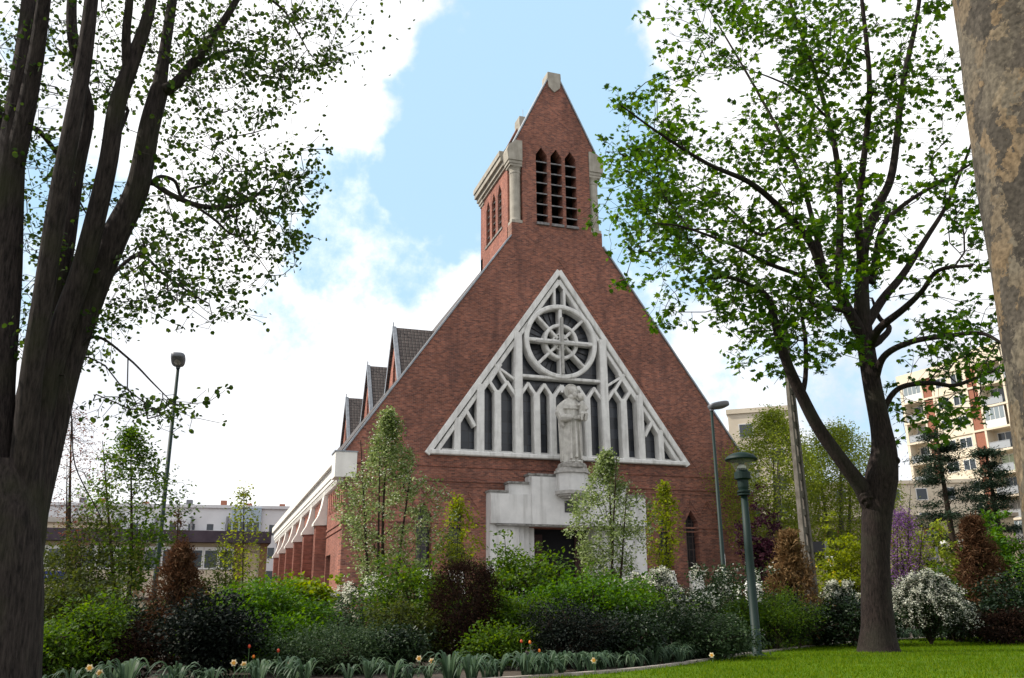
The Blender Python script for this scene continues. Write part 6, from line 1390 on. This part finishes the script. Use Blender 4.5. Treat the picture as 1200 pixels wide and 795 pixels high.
    F.box(MB(), -14, 9.5, -8, 0, 0, B[2]).build('wall', CREAM_, root); F.box(MB(), -14.2, 9.7, -8.2, .2, B[2]+.003, B[2]+.4).build('roof', CREAM_, root)
    for z in (1.2, 4.2, 7.2, 10.2, 13.0):
        if z+1.6 > B[2]: continue
        for u in range(-12, 9, 3):
            w = F.box(MB(), u, u+1.3, .002, .05, z, z+1.4).build('window', WFR, root); F.box(MB(), u+.1, u+1.2, .052, .06, z+.1, z+1.3).build('pane', WING, w)
flats()
def far_block():
    c = at(852.7, 486, 95); root = empty('building', (c[0], c[1], 0), 'cream block of flats peeping out behind the right slope of the church', 'building'); F = Frame(c[:2], (.80, -.60), (-.60, -.80)); G = Frame(c[:2], (-.60-.2, -.5), (-.80, .6))
    T = c[2]
    F.box(MB(), 0, 6.4, -14, 0, 0, T).build('wall', CREAM_, root); m = MB(); F.box(m, -.15, 6.55, -14.15, .15, T+.002, T+.5); m.build('roof_parapet', CREAM_, root)
    m = MB(); F.box(m, -.4, .002, -13.5, -.6, T-4.6, T-1.6); m.build('loggia', WFR, root)
    for z in np.arange(T-2.6, 2, -2.8):
        for u in (1.0, 3.9):
            w = F.box(MB(), u, u+1.5, .002, .05, z, z+1.5).build('window', WFR, root); F.box(MB(), u+.1, u+1.4, .052, .06, z+.1, z+1.4).build('pane', WING, w)
        for w_ in (-2.5, -6, -10):
            w = F.box(MB(), -.05, -.002, w_-1.6, w_, z, z+1.5).build('window', WFR, root); F.box(MB(), -.06, -.052, w_-1.5, w_-.1, z+.1, z+1.4).build('pane', WING, w)
    c = at(945, 612, 70); root = empty('house', (c[0], c[1], 0), 'beige rendered house with a small brown framed window seen beyond the concrete pole', 'house'); F = Frame(c[:2], (.86, -.51), (-.51, -.86)); T = c[2]
    F.box(MB(), -8, 14, -9, 0, 0, T).build('wall', CREAM2, root); F.box(MB(), -8.3, 14.3, -9.3, .3, T+.002, T+.25).build('roof', mottled('flat_roof', (.2, .17, .13), (.26, .22, .17), 2), root)
    BRN = plain('brown_frame', (.22, .07, .04), .7)
    for u, z in ((1.1, T-1.9), (4.6, T-1.9), (-3.2, T-1.9), (1.1, T-4.8), (4.6, T-4.8), (-3.2, T-4.8), (8, T-4.8), (8, T-1.9)):
        w = F.box(MB(), u, u+1.2, .002, .06, z, z+1.25).build('window', BRN, root); F.box(MB(), u+.15, u+.95, .062, .075, z+.12, z+1.12).build('pane', WING, w)
far_block()
def left_buildings():
    # flat-roofed low building
    root = empty('building', (-5, 57.6, 0), 'low flat roofed building with dark fascia and white framed windows left of the church', 'building'); F = Frame((-22, 57.6), (1, 0), (0, -1)); W = 25.5
    F.box(MB(), 0, W, -10, -.3, 0, 5.3).build('wall', CREAM2, root); F.box(MB(), -.5, W+.15, -10.3, .45, 5.30, 5.98).build('fascia', mottled('plum_fascia', (.040, .028, .040), (.065, .048, .062), 2, .7), root)
    F.box(MB(), .0, W, -.295, -.25, 2.15, 3.72).build('spandrel_panel', mottled('cream_panel', (.52, .45, .34), (.60, .52, .40), .8), root); F.box(MB(), 0, W, -.295, -.05, 2.0, 2.14).build('ledge', plain('dark_ledge', (.04, .02, .02), .8), root)
    TIM = mottled('timber_post', (.16, .095, .045), (.24, .15, .075), 8, .8, .2)
    for u in (0, 3.6, 7.2, 10.8, 14.4, 18.0, 20.5, 23.6, 25.07):
        F.box(MB(), u, u+.42, -.29, .0, 2.15, 5.297).build('post', TIM, root)
    for u in (.5, 4.1, 7.7, 11.3, 14.9, 18.5, 20.95):
        n = 3 if u < 18 or u > 20 else 2; ww = (3.0 if u < 18 else (1.9 if u < 20 else 2.6))/n
        for k in range(n):
            w = F.box(MB(), u+k*ww, u+(k+1)*ww-.02, -.28, -.18, 3.75, 5.05).build('window', WFR, root); F.box(MB(), u+k*ww+.08, u+(k+1)*ww-.10, -.178, -.16, 3.85, 4.85).build('pane', WING, w)
    for u in (5, 9, 15, 21): F.box(MB(), u, u+1.8, -.29, -.2, .1, 1.95).build('door', WING, root)
    # long white block of flats
    root = empty('apartment_block', (0, 112, 0), 'long white apartment block on the skyline above the low building', 'apartment block'); F = Frame((-30, 116), (.9966, -.0824), (-.0824, -.9966)); W = 46; T = 13.35
    F.box(MB(), 0, W, -9, 0, 0, T).build('wall', WHT, root); F.box(MB(), -.2, W+.2, -9.2, .25, T+.003, T+.35).build('roof_parapet', WHT, root)
    bl = MB()
    for z in (9.9, 7.2, 4.5): F.box(bl, 12, W-14, .003, .9, z-.2, z); F.box(bl, 12, W-14, .85, .92, z, z+.75)
    bl.build('balcony', WHT, root); dv = MB()
    for u in range(12, 33, 4): F.box(dv, u, u+.2, .004, .88, 4.3, 12.3)
    dv.build('balcony_divider', plain('divider', (.25, .26, .28), .7), root)
    m = MB(); F.box(m, 32.6, 36.0, .004, .5, 2, T+.1); m.build('glazed_stair', plain('pale_blue_glass', (.38, .47, .55), .2), root); 
    for z in (5, 7.7, 10.4):
        g = MB()
        for k in range(4): F.box(g, 32.8+k*.8, 33.4+k*.8, .503, .52, z, z+1.3)
        g.build('pane', WING, root)
    for z in (10.2, 7.5, 4.8, 2.1):
        for u in list(np.arange(1, 12, 2.2))+list(np.arange(13, 32, 2.1))+list(np.arange(37, W-1, 1.8)):
            F.box(MB(), u, u+.75, .005, .02, z, z+1.25).build('window', WING, root)
    for u in (8, 15, 17, 22, 27, 31, 34, 38, 40, 41.5, 44):
        F.box(MB(), u, u+.7, -3, -2, T+.36, T+.36+.5+.3*(u % 2)).build('chimney', BRC if u % 3 else GREY, root)
    # pale house behind the trunk at far left
    root = empty('house', (-17, 70, 0), 'pale flat roofed house glimpsed behind the coppery tree on the left', 'house'); F = Frame((-24, 72), (1, 0), (0, -1))
    F.box(MB(), 0, 17, -8, 0, 0, 7.6).build('wall', CREAM_, root); m = MB(); m.box(-24.3, -6.7, 71.7, 80.3, 7.603, 7.95); m.build('roof', mottled('pale_roof', (.40, .38, .34), (.50, .47, .42), 3), root)
    for z in (1.2, 4.4):
        for u in (1.5, 5, 8.5, 12, 15): w = F.box(MB(), u, u+1.1, .003, .05, z, z+1.6).build('window', WFR, root); F.box(MB(), u+.1, u+1.0, .052, .06, z+.1, z+1.5).build('pane', WING, w)
left_buildings()
